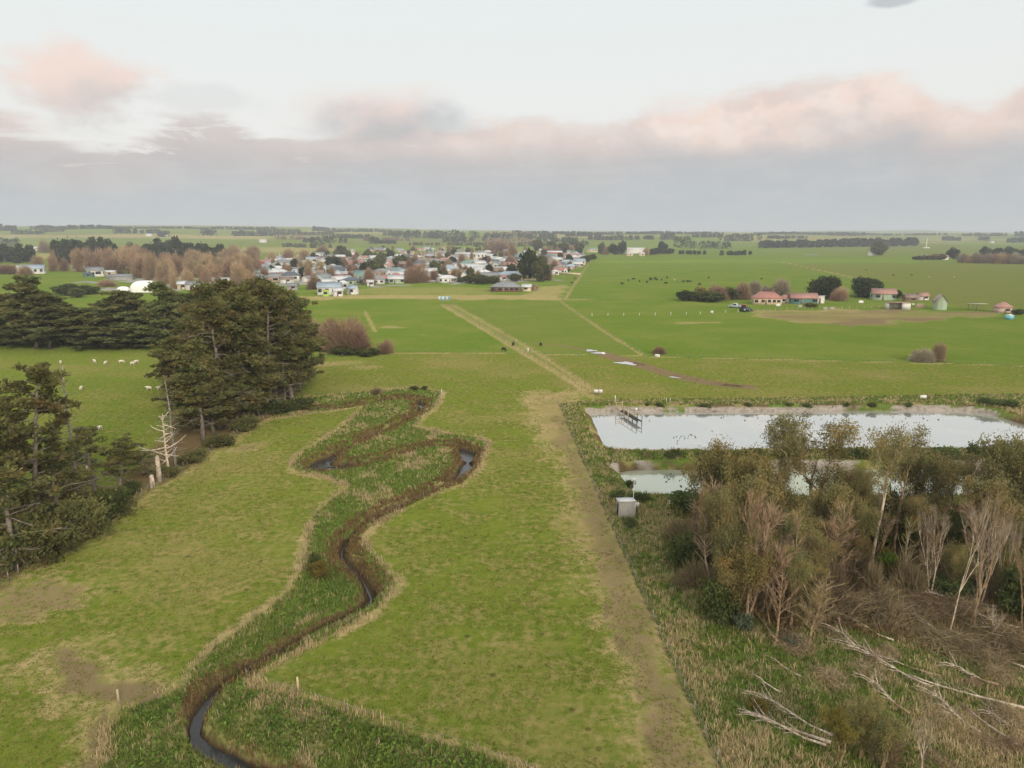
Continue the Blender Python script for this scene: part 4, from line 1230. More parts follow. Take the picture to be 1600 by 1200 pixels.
# ---- fallen timber
FALL = [make_fallen(71, 11), make_fallen(72, 11, .13, 14, 2.8), make_fallen(73, 8, .11, 6, 1.6)]
grp = 'fallen logs around the wood'
for (x0, y0, x1, y1, v, lab) in ((1298, 1166, 1150, 1112, 0, 'thick bleached log of the pile in the lower right grass'), (1290, 1170, 1160, 1122, 1, 'twiggy log lying in front of the bleached log pile'), (1300, 1155, 1170, 1090, 1, 'branching white log behind the bleached log pile'),
                                 (1470, 1062, 1300, 1008, 1, 'long grey log with limbs above the green hollow'), (1600, 1112, 1405, 1058, 0, 'long white log running to the right edge'), (1432, 922, 1338, 908, 2, 'short straight white log in the dark brush'),
                                 (1352, 992, 1285, 925, 2, 'tan leaning log left of the dark brush'), (1215, 1008, 1165, 935, 0, 'tan fallen trunk before the broom shaped trees'), (1420, 890, 1300, 880, 1, 'brown felled branches stacked behind the white log'),
                                 (1395, 902, 1290, 897, 1, 'heap of brown felled branches beside the white log'), (1560, 952, 1420, 930, 1, 'brown felled crown under the white trunked tree'), (1610, 1052, 1540, 1020, 0, 'pale felled log at the right edge by the brush'),
                                 (1500, 1010, 1400, 955, 1, 'twiggy fallen limb before the white trunked tree'), (1620, 1010, 1520, 985, 1, 'twiggy fallen limb right of the white trunked tree'), (1290, 885, 1232, 812, 0, 'tan trunk leaning across the left of the wood'),
                                 (1455, 1078, 1330, 1020, 1, 'bleached log with many limbs right of the long grey log'), (1530, 1150, 1440, 1085, 1, 'grey twiggy log below the long white log'), (1590, 1170, 1500, 1105, 0, 'pale log near the bottom right corner'),
                                 (1250, 1060, 1190, 1030, 2, 'short pale log in the grass before the wood'), (1395, 1005, 1310, 968, 1, 'pale brown limb heap at the front of the brush'), (1345, 905, 1270, 840, 0, 'tan trunk leaning left of the orange trunks'),
                                 (1375, 1040, 1290, 985, 1, 'grey limb heap before the short broom shaped tree'), (1560, 1075, 1470, 1045, 1, 'grey twiggy limb in the green hollow on the right'), (1420, 1120, 1345, 1065, 1, 'grey limb with twigs above the gum saplings'),
                                 (1590, 985, 1490, 955, 1, 'grey felled crown right of the white trunked tree foot'), (1465, 968, 1370, 940, 1, 'grey felled crown in the middle of the brown brush'), (1520, 925, 1430, 905, 1, 'pale felled limbs behind the white trunked tree'),
                                 (1220, 1085, 1168, 1060, 2, 'thin pale limb in the grass near the right fence'), (1600, 1150, 1530, 1120, 1, 'twiggy grey limb at the right edge low down')):
    a = G(x0, y0); b = G(x1, y1); d = b - a
    t_, br = FALL[v]
    k = d.length / (12.5 if v < 2 else 9); o_ = 0
    o = thing('fallen_log', a, lab, 'fallen log', grp, rz=math.atan2(d.y, d.x), sc=(k, max(.7, min(k, 1.2)), max(.8, min(k, 1.2))))
    link('trunk', t_, M['log'] if 'white' in lab or 'bleached' in lab or 'pale' in lab else M['bark_tan'], o)
    link('crown', br, M['log'] if 'white' in lab or 'bleached' in lab or 'grey' in lab else M['twig_tan'], o)

# ---- bushes
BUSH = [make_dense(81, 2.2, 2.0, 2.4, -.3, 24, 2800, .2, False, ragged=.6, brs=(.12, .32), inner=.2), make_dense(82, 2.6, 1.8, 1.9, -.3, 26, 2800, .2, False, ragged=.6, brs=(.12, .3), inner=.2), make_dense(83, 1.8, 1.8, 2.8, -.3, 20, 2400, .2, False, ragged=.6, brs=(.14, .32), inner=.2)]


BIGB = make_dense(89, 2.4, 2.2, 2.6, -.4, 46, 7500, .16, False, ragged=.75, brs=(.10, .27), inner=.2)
TANG = [make_tangle(84), make_tangle(85, 2.2, 2.0, 1.4), make_tangle(86, 2.8, 1.6, 1.0)]
SCRUB = [make_twigball(87, 2.2, 2.2, 2.4, 1600, .06, .8, 12), make_twigball(88, 2.4, 2.0, 2.0, 1600, .06, .8, 12)]


def bush(px, py, top, w, mc, lab, cat='bush', grp=None, v=None, name='bush'):
    p, H, W = at(px, py, top, w)
    b = BUSH[random.randrange(3) if v is None else v]
    if w > 75 and mc != 'brush': b = BIGB
    if name == 'brush_heap': b = TANG[random.randrange(3)]
    elif mc == 'brush': b = SCRUB[random.randrange(2)]
    o = plant(name, b, p, lab, cat, grp, 'bark_tan', mc, H, W, px=px, crown='foliage')
    return o


bush(499, 905, 876, 44, 'gorse', 'yellowish gorse bush beside the stream fence', 'gorse', name='gorse_bush'); bush(494, 888, 862, 34, 'bush', 'dark green bush behind the yellowish gorse')
bush(590, 616, 606, 30, 'brush', 'dark brown bush on the far stream bend, left of two'); bush(648, 609, 602, 18, 'bush', 'small dark bush at the top of the far stream bend'); bush(664, 609, 603, 12, 'bush', 'smaller dark bush next to the far bend corner')
bush(1064, 843, 808, 60, 'brush', 'dark brown bush at the left end of the wood'); bush(1078, 880, 835, 90, 'bush', 'spreading green brown bush below the left end of the wood'); bush(1075, 800, 760, 70, 'bush', 'dark green bush by the right end of the small pond')
bush(1095, 920, 870, 90, 'brush', 'brown scrub patch left of the leaning pink tree'); bush(1120, 965, 905, 80, 'bush', 'olive scrub in front of the leaning pink tree'); bush(1160, 985, 955, 36, 'bluegreen', 'blue green young gum bush under the leaning pink tree')
bush(1240, 1010, 990, 34, 'bluegreen', 'low blue green bush before the broom shaped trees'); bush(1428, 850, 800, 56, 'lime', 'bright lime bush in the heart of the wood'); bush(1300, 880, 838, 40, 'lime', 'lime bush left of the orange trunks')
bush(1395, 905, 868, 60, 'lime', 'low bright green bush before the orange trunks'); bush(1270, 905, 860, 44, 'bluegreen', 'blue grey bush by the broom shaped trees'); bush(1340, 830, 760, 60, 'bluegreen', 'dark blue green bush against the small pond')
bush(1390, 835, 770, 60, 'bush', 'dark bush between the orange trunks'); bush(1480, 870, 800, 90, 'bush', 'dark bush behind the white trunked tree'); bush(1560, 880, 800, 80, 'bush', 'dark thicket under the right edge gum')
bush(1600, 960, 880, 90, 'bush', 'green thicket at the right edge'); [plant('gum_sapling', GUMS[v], *at(px, py, top, w)[:1], lab, 'sapling', 'gum saplings at the bottom edge', 'bark_tan', mc, *at(px, py, top, w)[1:]) for px, py, top, w, v, mc, lab in (
    (1312, 1192, 1112, 60, 4, 'gorse', 'yellow green gum sapling at the bottom edge'), (1345, 1185, 1092, 60, 3, 'eucalypt', 'olive gum sapling at the bottom edge beside the yellow green one'), (1378, 1205, 1118, 60, 4, 'eucalypt_dark', 'darker gum sapling at the bottom edge, right of the olive one'))]; bush(1185, 1112, 1090, 40, 'gorse', 'yellow green shrub behind the bleached logs')
bush(1380, 1180, 1130, 90, 'brush', 'brown shrub right of the bottom edge yellow green shrub')
for (px, py, top, w) in ((1330, 960, 915, 120), (1400, 975, 935, 120), (1440, 955, 915, 110), (1500, 960, 925, 110), (1570, 1010, 965, 120), (1480, 1010, 980, 110), (1380, 945, 905, 100), (1520, 1020, 985, 120), (1600, 1030, 990, 110), (1300, 945, 905, 80), (1350, 890, 850, 80), (1520, 900, 860, 90), (1230, 880, 830, 90), (1180, 880, 820, 90), (1450, 900, 855, 80)):
    bush(px, py, top + (py - top) * .35, w, 'brush', 'low brown brush heap in the cleared wood, {o}', 'brush', 'brown brush heaps in the wood', name='brush_heap')
for i in range(34):
    px, py = rw.uniform(1075, 1600), rw.uniform(830, 940)
    mc = rw.choice(['bush', 'brush', 'brush', 'lime', 'eucalypt', 'gorse']); ad = {'bush': 'dark green', 'brush': 'brown', 'lime': 'lime green', 'eucalypt': 'olive', 'gorse': 'yellow green'}[mc]
    bush(px, py, py - rw.uniform(22, 55), rw.uniform(40, 80), mc, f'{ad} shrub under the trees of the wood, {{o}}', 'shrub', 'undergrowth of the wood', name='shrub')
for i in range(16):
    px, py = rw.uniform(1240, 1600), rw.uniform(960, 1190)
    if px < 1300 and py > 1080: continue
    bush(px, py, py - rw.uniform(8, 18), rw.uniform(40, 90), 'twig_tan', 'tan twig litter on the rank grass, {o}', 'brush', 'twig litter on the rank grass', name='brush_heap')
grp = 'bushes along the bank between the ponds'
for (px, top, w) in ((1010, 708, 40), (1052, 703, 46), (1100, 702, 44), (1180, 700, 50), (1225, 699, 44), (1310, 698, 50), (1340, 699, 60), (1420, 697, 46), (1480, 695, 50), (1525, 690, 36), (1560, 692, 50), (960, 712, 36), (1140, 704, 44), (1390, 700, 40)):
    bush(px, 718, top, w, 'bush', 'low green bush on the bank between the ponds, {o}', 'bush', grp)
for (px, w) in ((1011, 12), (1031, 20), (1100, 26), (1170, 18), (1232, 16), (1322, 14), (1260, 20), (1362, 18), (1420, 16), (1545, 44), (1575, 40)):
    bush(px, 636, 629 if px < 1500 else 622, w, 'bush', 'small green bush on the far bank of the big pond, {o}', 'bush', 'bushes on the far pond bank')
for (px, py, top, w) in ((965, 780, 764, 30), (1000, 785, 770, 40), (985, 822, 812, 30), (985, 762, 750, 20)):
    bush(px, py, top, w, 'bush', 'low green bush beside the corrugated shed, {o}', 'bush', 'bushes around the shed')
for (px, py, top, w, mc) in ((262, 745, 722, 60, 'pine'), (300, 725, 690, 70, 'pine'), (340, 700, 668, 70, 'pine'), (385, 672, 640, 80, 'pine'), (430, 648, 615, 80, 'bush'), (474, 640, 612, 60, 'bush'), (455, 640, 620, 60, 'pine'), (205, 772, 745, 60, 'bush')):
    bush(px, py, top + (py - top) * .3, w * .8, mc, 'dark scrub under the pines along the left fence, {o}', 'bush', 'scrub along the left fence')
for (px, py, top, w) in ((20, 880, 800, 130), (75, 868, 800, 120), (130, 838, 780, 110), (170, 808, 765, 90), (-40, 905, 830, 140), (40, 840, 760, 120), (110, 800, 750, 90)):
    bush(px, py, top, w, random.choice(['pine', 'bush', 'brush']), 'tangled dark scrub at the foot of the left edge pines, {o}', 'bush', 'tangled scrub below the left edge pines')

# ------------------------------------------------------------------ rough grass, rushes, sward
def tufts(name, x, y, z, h, w, nbl, mat, seed, bend=.5):
    rng = np.random.default_rng(seed)
    n = len(x); k = n * nbl
    b = np.repeat(np.stack([x, y, z], 1), nbl, 0) + np.c_[rng.normal(size=(k, 2)) * .10, np.zeros(k)]
    H = np.repeat(h, nbl) * rng.uniform(.6, 1.25, k)
    th = rng.uniform(0, 6.28, k); out = bend * H * rng.uniform(.3, 1.1, k)
    d = np.c_[np.cos(th), np.sin(th)]
    ps = np.c_[-d[:, 1], d[:, 0]] * (np.repeat(w, nbl) * .5)[:, None]
    v0 = b + np.c_[ps, np.full(k, -.05)]; v1 = b + np.c_[-ps, np.full(k, -.05)]
    mid = b + np.c_[d * out[:, None] * .35, H * .65]
    v2 = mid + np.c_[-ps * .8, np.zeros(k)]; v3 = mid + np.c_[ps * .8, np.zeros(k)]
    v4 = b + np.c_[d * out[:, None], H]
    v = np.stack([v0, v1, v2, v3, v4], 1).reshape(-1, 3)
    i = np.arange(k) * 5
    m = MB()
    m.add(v, np.stack([i, i + 1, i + 2, i + 3], 1), np.stack([i + 3, i + 2, i + 4], 1), np.repeat(np.clip(np.repeat(rng.uniform(0, 1, n), nbl) + rng.normal(size=k) * .15, 0, 1), 5))
    return struct(link(name, m.mesh(name), mat), 'stuff')


def grassmat(name, a, b):
    return leafmat(name, a, b, None, .3, .3)


M['g_green'] = grassmat('rough_green_blades', (.080, .128, .024), (.230, .275, .066))
M['weed'] = leafmat('rank_weed_leaves', (.045, .085, .016), (.17, .23, .045), (.20, .18, .06), .25, .3)
M['g_straw'] = grassmat('dry_straw_blades', (.33, .265, .13), (.66, .54, .30))
M['g_rush'] = grassmat('brown_rush_blades', (.12, .080, .034), (.32, .22, .095))
M['g_sward'] = grassmat('grazed_sward', (.105, .145, .018), (.31, .30, .085))


def build_grass():
    rng = np.random.default_rng(5)
    # stream margin and the rank ground on the right, sampled in the photo's footprint
    n = 420000
    y = 28 + rng.beta(1.0, 1.7, n) * 175; x = rng.uniform(-.78, .95, n) * (y + 14)
    ro = sdf(ROUGH, x, y); ri = sdf(RIGHT, x, y); k = (ro > -.9) | (ri > -.6)
    x, y = x[k], y[k]
    z, (wob, wob2, dc, ro, ri, p1, p2) = near_z(x, y)
    wd = sdf(WOOD, x, y); ws = sdf(WASTE, x, y)
    wet = np.maximum(p1, p2) > -.4
    pick = rng.uniform(0, 1, len(x))
    far = np.clip(y / 90, .75, 2.2)
    edge = sstep(1.0, .1, np.abs(ro + .1) + wob) * (dc > 1.6)
    st = np.maximum(edge * (.14 + .8 * sstep(.42, .6, fbm(x / 4, y / 4, 67))), .45 * sstep(0, 1, ri) * sstep(.42, .6, fbm(x / 1.8, y / 1.8, 77)))
    st = np.maximum(st, sstep(-.2, 1, np.maximum(ro, ri)) * (.06 + .7 * sstep(.56, .70, fbm(x / 3.5, y / 4, 33))))
    st = np.maximum(st, .8 * sstep(-1, 2.5, ws) * sstep(.36, .55, fbm(x / 3, y / 3, 46)))
    ru0 = .88 * sstep(G(560, 935).y, G(560, 880).y, y) * sstep(2.7, 1.3, dc + wob * 3.2)
    ru = np.maximum(sstep(1.3, .5, dc + wob * 2.2) * (.25 + .6 * sstep(.4, .6, fbm(x / 7, y / 7, 66))), sstep(-1, 3, wd + wob * 5) * .75)
    ru = np.maximum(ru, ru0 * (ro > 0))
    keep = rng.uniform(0, 1, len(x)) < sstep(.22, .75, dc + .5 * wob)
    inn = keep & ((ro > .0) | (ri > .0)) & ~wet & (dc > .3 + .5 * wob)
    isr = inn & (pick < ru); iss = ~isr & (((ro > -.9) | (ri > -.6)) & ~wet & (dc > 1.2)) & (rng.uniform(0, 1, len(x)) < st)
    isg = inn & ~isr & ~iss & (rng.uniform(0, 1, len(x)) < .75)
    hh = rng.uniform(.22, .5, len(x))
    for nm, s, mat, hk, wk in (('rushes', isr, 'g_rush', 1.15, .075), ('dry_grass', iss, 'g_straw', 1.15, .055), ('rough_grass', isg, 'g_green', .8, .085)):
        tufts(nm, x[s], y[s], z[s], hh[s] * hk, wk * far[s], 4, M[mat], 90 + len(nm), .75)
    # broad leaved weeds filling the rank corner at the bottom and the stream margin
    n = 60000
    y = rng.uniform(30, 75, n); x = rng.uniform(-.6, .2, n) * (y + 14)
    ro = sdf(ROUGH, x, y); k = (ro > .5) & (fbm(x / 2.2, y / 2.2, 88) > .46)
    x, y = x[k], y[k]; z, L_ = near_z(x, y); k = L_[2] > 1.1
    x, y, z = x[k], y[k], z[k]
    m = MB(); hump = .25 + .55 * fbm(x / 1.6, y / 1.6, 89)
    leaf_quads(m, np.stack([x, y, z + rng.uniform(.05, 1, len(x)) * hump], 1), .17, rng, .2, 1.5, np.clip(fbm(x / .9, y / .9, 87) * 1.6 - .3 + rng.normal(size=len(x)) * .12, 0, 1))
    struct(link('rank_weeds', m.mesh('rank_weeds'), M['weed']), 'stuff')
    # grazed paddocks: low, thin clumps
    n = 90000
    y = 30 + rng.beta(1, 1.9, n) * 150; x = rng.uniform(-.8, .5, n) * (y + 14)
    ro = sdf(ROUGH, x, y); ri = sdf(RIGHT, x, y)
    k = (ro < -.6) & (ri < -.5) & (fbm(x / 4, y / 4, 97) > .42)
    x, y = x[k], y[k]; z, _ = near_z(x, y)
    tufts('paddock_grass', x, y, z, rng.uniform(.04, .09, len(x)), .10 * np.clip(y / 70, .8, 2.5), 3, M['g_sward'], 98, 1.6)


build_grass()


# ------------------------------------------------------------------ fences
def fence(pts, label, step, h, r, wires=2, mat='post', cat='fence', wob=.04, wr=.006, name='fence', round_=True):
    P = dens_line(pts, .4)
    d = np.r_[0, np.cumsum(np.linalg.norm(np.diff(P, axis=0), axis=1))]
    n = min(98, int(d[-1] / step) + 1)
    s = np.linspace(0, d[-1], n)
    q = np.stack([np.interp(s, d, P[:, 0]), np.interp(s, d, P[:, 1])], 1)
    zz = terr(q[:, 0], q[:, 1])
    o = thing(name, (q[0, 0], q[0, 1], 0), label, cat)
    m = MB()
    m.tube([(0, 0, -.3), (0, 0, h * .6), (0, 0, h)], [r, r * .95, r * .9], 6)
    pm = m.mesh('post')
    for k in range(n):
        p = link('post', pm, M[mat], o, (q[k, 0] - q[0, 0], q[k, 1] - q[0, 1], zz[k]))
        p.rotation_euler = (random.gauss(0, wob), random.gauss(0, wob), random.uniform(0, 6))
        p.scale = (1, 1, random.uniform(.9, 1.08))
    for k in range(wires):
        m = MB(); hh = h * (.94 - .3 * k)
        m.tube(np.c_[q - q[0], zz + hh], wr, 3, cap=False)
        link('wire', m.mesh('wire'), M['wire'], o)
    return o


L_ = poly(FENCE_L_PX)
fence(L_, 'post and batten fence along the left pines and paddock', 1.35, 1.15, .055, 3)
fence(poly(FENCE_R_PX), 'grey post and wire fence along the right side of the paddock', 2.6, 1.15, .045, 3)
fence(poly([(420, 632), (470, 622), (530, 616), (600, 609), (650, 605), (690, 612)]), 'low wire fence on the far side of the stream head', 6, .95, .035, 1)
fence(poly([(556, 652), (530, 671), (500, 691), (474, 706), (456, 723), (462, 737), (500, 745), (546, 760), (522, 781), (496, 801), (483, 831), (480, 860), (474, 890), (456, 921), (424, 949), (385, 979), (345, 1007), (316, 1031), (288, 1077), (240, 1097), (190, 1111)]),
      'wire fence along the left bank of the winding stream', 5, .95, .035, 1)
fence(poly([(690, 612), (682, 634), (660, 652), (648, 668), (700, 678), (745, 684), (764, 692), (758, 708), (744, 732), (722, 756), (690, 766), (650, 785), (612, 804), (578, 824), (562, 840), (575, 862), (598, 888), (622, 914), (608, 928), (578, 960), (530, 986), (480, 1011), (430, 1036), (386, 1060)]),
      'wire fence along the right bank of the winding stream', 5, .95, .035, 1)
fence(poly([(386, 1062), (440, 1084), (520, 1108), (600, 1138), (680, 1163), (760, 1184), (830, 1217)]), 'wire fence above the rank grass at the bottom', 4.5, .95, .04, 1)
for px, py, lab in ((186, 1100, 'pale timber post standing at the stream fence corner'), (466, 1080, 'pale timber post on the bottom stream fence')):
    m = MB(); m.tube([(0, 0, -.2), (0, 0, .7), (0, 0, 1.25)], [.085, .085, .08], 8)
    tag(link('timber_post', m.mesh('timber_post'), M['timber'], loc=G(px, py)), lab, 'post')
fence(poly([(480, 564), (560, 557), (640, 551)]), 'boundary fence left of the farm race', 5, 1.15, .06, 2)
fence(poly([(640, 551), (720, 552), (800, 554), (905, 556)]), 'boundary fence across the middle beside the race', 5, 1.15, .06, 2)
fence(poly([(1005, 558), (1300, 564), (1620, 573)]), 'boundary fence below the large bright green field', 3.2, 1.15, .06, 2)
fence(poly(TRACK_PX), 'fence on the left edge of the diagonal farm race', 5, 1.15, .06, 2)
fence(poly(TRACK2_PX), 'fence on the right edge of the diagonal farm race', 5, 1.15, .06, 2)
fence(poly(TRACK3_PX), 'fence along the second diagonal track', 5, 1.15, .06, 2)
fence(poly([(878, 468), (960, 468), (1056, 467)]), 'fence between the track head and the hedge', 5, 1.2, .07, 2)
fence(poly([(884, 466), (925, 403)]), 'fence between the town and the large cattle field', 9, 1.3, .09, 2)
fence(poly([(925, 494), (1000, 493), (1080, 492), (1172, 487)]), 'row of white electric fence posts in the bright green field', 7.0, 1.25, .11, 1, 'white_post')
fence(poly([(1175, 488), (1250, 483), (1385, 482)]), 'timber fence in front of the red roofed farmhouse', 3.6, 1.25, .09, 2, 'timber')
fence(poly([(0, 651), (110, 655), (240, 657)]), 'wire fence dividing the sheep paddock', 5, 1.1, .05, 2)

# ------------------------------------------------------------------ buildings
def roof_mesh(w, d, h, kind, rise, ov=.45, th=.16):
    m = MB(); a, b = w / 2 + ov, d / 2 + ov; z0 = h + .02; z1 = h + rise
    if kind == 'gable':        # ridge along x
        lo = z0 - rise * ov / (d / 2)
        for s in (-1, 1):
            v = [(-a, s * b, lo), (a, s * b, lo), (a, 0, z1), (-a, 0, z1)]
            v += [(x, y, z + th) for x, y, z in v]
            m.add(v, [(0, 1, 2, 3), (4, 7, 6, 5), (0, 4, 5, 1), (1, 5, 6, 2), (3, 2, 6, 7), (0, 3, 7, 4)])
    elif kind == 'hip':
        r = max(.3, a - b)
        v = [(-a, -b, z0), (a, -b, z0), (a, b, z0), (-a, b, z0), (-a, -b, z0 + th), (a, -b, z0 + th), (a, b, z0 + th), (-a, b, z0 + th), (-r, 0, z1 + th), (r, 0, z1 + th)]
        m.add(v, [(0, 1, 5, 4), (1, 2, 6, 5), (2, 3, 7, 6), (3, 0, 4, 7), (0, 3, 2, 1), (4, 5, 9, 8), (6, 7, 8, 9)], [(5, 6, 9), (7, 4, 8)])
    else:                      # single slope, high side in front
        v = [(-a, -b, z1), (a, -b, z1), (a, b, z0), (-a, b, z0)]
        v += [(x, y, z + th) for x, y, z in v]
        m.add(v, [(0, 1, 2, 3), (4, 7, 6, 5), (0, 4, 5, 1), (1, 5, 6, 2), (2, 6, 7, 3), (3, 7, 4, 0)])
    return m.mesh('roof')


def wall_mesh(w, d, h, kind, rise):
    m = MB(); a, b = w / 2, d / 2
    if kind == 'gable':
        z1 = h + rise
        v = [(-a, -b, -.4), (-a, b, -.4), (-a, b, h), (-a, 0, z1 - .02), (-a, -b, h), (a, -b, -.4), (a, b, -.4), (a, b, h), (a, 0, z1 - .02), (a, -b, h)]
        m.add(v, [(0, 4, 2, 1), (5, 6, 7, 9), (0, 5, 9, 4), (1, 2, 7, 6)], [(4, 3, 2), (9, 7, 8)])
    elif kind == 'mono':
        z1 = h + rise - .02
        v = [(-a, -b, -.4), (a, -b, -.4), (a, b, -.4), (-a, b, -.4), (-a, -b, z1), (a, -b, z1), (a, b, h), (-a, b, h)]
        m.add(v, [(0, 1, 5, 4), (1, 2, 6, 5), (2, 3, 7, 6), (3, 0, 4, 7)])
    else:
        m.box(-a, a, -b, b, -.4, h)
    return m.mesh('wall')


HC = {}


def house(p, w, d, h, kind, rise, wall, roof, rz, label, cat='house', name='house', wins=3, chim=False, group=None, px=None, door=True, sc=None, extra=None):
    key = (w, d, h, kind, rise, wins, door)
    if key not in HC:
        ws = []
        for k in range(wins):
            x = -w / 2 + w * (k + .5 + (.12 if k % 2 else -.08)) / wins
            ww = min(1.1, w / wins * .3)
            if door and k == wins // 2: x += ww * 1.1
            ws.append(box_mesh('window', x - ww, x + ww, -d / 2 - .05, -d / 2 + .03, h * .38, h * .82))
        if wins > 1:
            for s in (-1, 1): ws.append(box_mesh('window', s * w / 2 - .04, s * w / 2 + .04, -d * .25, d * .05, h * .38, h * .82))
        dm = box_mesh('door', -w * .07 - .45, -w * .07 + .45, -d / 2 - .05, -d / 2 + .03, 0, h * .8) if door else None
        HC[key] = (wall_mesh(w, d, h, kind, rise), roof_mesh(w, d, h, kind, rise), ws, dm, box_mesh('chimney', w * .2 - .4, w * .2 + .4, -.4, .4, h + rise * .5, h + rise + .9))
    wm, rm, ws, dm, cm = HC[key]
    o = thing(name, p, label, cat, group, px, rz, sc)
    link('wall', wm, M[wall], o)
    r = link('roof', rm, M[roof], o)
    for k in ws: link('window', k, M['glass'], o)
    if dm: link('door', dm, M['brown_wall'], o)
    if chim: link('chimney', cm, M['brick'], r)
    return o


def hpx(x_, y_, wpx, dk, h, kind, rise, wall, roof, label, rz=0.0, **kw):
    p = G(x_, y_); w = round(wpx * mpp(p), 1); d = round(w * dk, 1)
    p = p + Vector((0, d / 2, 0))
    return house(p, w, d, h, kind, rise, wall, roof, rz, label, **kw)


# --- named ones, nearest first
hpx(513, 461, 36, .55, 4.6, 'gable', 2.6, 'white', 'roof_blue', 'large white house with pale blue roof behind the pine stand', .18, wins=4)
hpx(509, 463, 9, .5, 3.2, 'mono', .5, 'lime_wall', 'roof_white', 'lime green porch building against the large white house', .18, cat='building', name='porch_building', wins=1, door=False)
hpx(527, 463, 14, .8, 3.4, 'gable', 1.4, 'white', 'roof_white', 'small white wing beside the lime green porch building', .3, wins=1)
hpx(550, 460, 16, .7, 3.6, 'gable', 1.6, 'white', 'roof_blue', 'white garage right of the large white house', -.4, cat='garage', name='garage', wins=1)
hpx(535, 452, 14, .8, 4, 'hip', 1.6, 'white', 'roof_white', 'pale house behind the white garage', .2)
hpx(566, 441, 30, .6, 4.8, 'gable', 3.8, 'cream', 'roof_green', 'big cream house with steep green gable roof', .62, wins=2)
hpx(578, 447, 10, .8, 3, 'gable', 1.2, 'white', 'roof_white', 'low white shed beside the steep green gable house', .1, cat='shed', name='shed', wins=1)
hpx(572, 437, 14, .7, 3.2, 'hip', 1, 'pink_wall', 'roof_rust', 'pinkish annex right of the steep green gable house', .1, cat='building', name='annex')
hpx(403, 442, 22, .7, 3.8, 'hip', 2.2, 'white', 'roof_grey', 'white house with grey hip roof just above the pine stand', .1)
hpx(426, 441, 24, .6, 3.8, 'hip', 2.0, 'pink_wall', 'roof_grey', 'pinkish white house above the pine stand', -.1)
hpx(452, 439, 28, .6, 4.0, 'hip', 2.8, 'white', 'roof_slate', 'white house with dark slate hip roof above the pines', .12, chim=True)
hpx(482, 437, 15, .8, 3.8, 'gable', 1.6, 'cream', 'roof_white', 'cream house beside the bare roadside tree', .2)
hpx(493, 430, 12, .8, 3.6, 'gable', 1.5, 'white', 'roof_grey', 'small white house below the long grey roof', -.2)
hpx(505, 427, 38, .5, 3.8, 'hip', 2.6, 'grey_wall', 'roof_white', 'long house with pale grey roof behind the roadside tree', .05, wins=4)
hpx(385, 433, 26, .7, 3.4, 'hip', 2.4, 'grey_wall', 'roof_grey', 'grey roofed house beside the bare trees on the left')
hpx(456, 453, 16, .6, 2.8, 'gable', 1.2, 'grey_wall', 'roof_grey', 'low grey shed at the right edge of the pine stand', .1, cat='shed', name='shed', wins=1)
hpx(413, 414, 20, .5, 4, 'gable', 2.4, 'red_wall', 'roof_rust', 'low building with red roof behind the hedge', .0)
hpx(432, 413, 20, .6, 4.4, 'gable', 2.4, 'pink_wall', 'roof_white', 'pinkish building beside the red roofed building', .5)
hpx(520, 415, 22, .5, 4, 'gable', 2, 'white', 'roof_white', 'long white house left of the red roofed house', .05)
hpx(552, 418, 18, .7, 4, 'gable', 2.4, 'white', 'roof_red', 'white house with red gable roof near the street', .3)
hpx(617, 430, 24, .6, 3.8, 'hip', 2.6, 'cream', 'roof_green', 'cream house with green hip roof in the front rows', .05, wins=4)
hpx(618, 438, 18, .7, 3.4, 'hip', 2.2, 'grey_wall', 'roof_red', 'house with bright red hip roof at the paddock edge', .05)
hpx(590, 434, 14, .8, 3.8, 'gable', 1.8, 'cream', 'roof_brown', 'cream house with brown roof left of the red hip roof', .7)
hpx(595, 439, 12, .7, 3.2, 'gable', 1.2, 'teal_wall', 'roof_green', 'small teal shed left of the red hip roof house', .1, cat='shed', name='shed', wins=1)
hpx(725, 437, 10, .9, 3.6, 'gable', 2.4, 'white', 'roof_grey', 'small white gabled house left of the green scrub', 1.5)
hpx(728, 402, 34, .3, 5.5, 'gable', 1.8, 'yellow_wall', 'roof_white', 'long yellow building at the back of the town', .02, cat='building', name='hall', wins=5)
hpx(750, 404, 22, .4, 6.5, 'gable', 2, 'white', 'roof_white', 'tall white hall right of the long yellow building', .05, cat='building', name='hall', wins=4)
hpx(866, 401, 25, .4, 7.0, 'gable', 2.2, 'red_wall', 'roof_white', 'bright red shed with pale roof right of the dark trees', -.12, cat='shed', name='shed', wins=0, door=False)
hpx(897, 402, 30, .4, 3.6, 'gable', 2.2, 'pink_wall', 'roof_rust', 'low long building with faded red roof by the red shed', .0)
hpx(888, 414, 22, .7, 3.2, 'hip', 2.6, 'grey_wall', 'roof_blue', 'house with blue grey hip roof at the town edge', .1)
hpx(906, 412, 20, .7, 3.4, 'hip', 2.6, 'grey_wall', 'roof_slate', 'dark roofed house at the town edge beside the cattle field', -.1)
hpx(868, 430, 10, .9, 3.4, 'hip', 1.2, 'white', 'roof_white', 'small white house right of the two dark town trees', .1, wins=1)
hpx(790, 456, 46, .42, 2.8, 'hip', 2.4, 'brick', 'roof_grey', 'low brick house with grey hip roof in the front paddock', -.06, wins=5)
hpx(823, 455, 14, .8, 2.8, 'gable', 1.5, 'cream', 'roof_white', 'cream garage beside the low brick house', -.06, cat='garage', name='garage', wins=1, door=False)
hpx(835, 454, 11, .9, 2.4, 'gable', 1.4, 'brown_wall', 'roof_brown', 'dark brown shed right of the cream garage', 1.5, cat='shed', name='shed', wins=1, door=False)
hpx(779, 434, 9, .9, 3, 'gable', 1.3, 'blue_wall', 'roof_blue', 'pale blue shed above the front green scrub', .1, cat='shed', name='shed', wins=1)
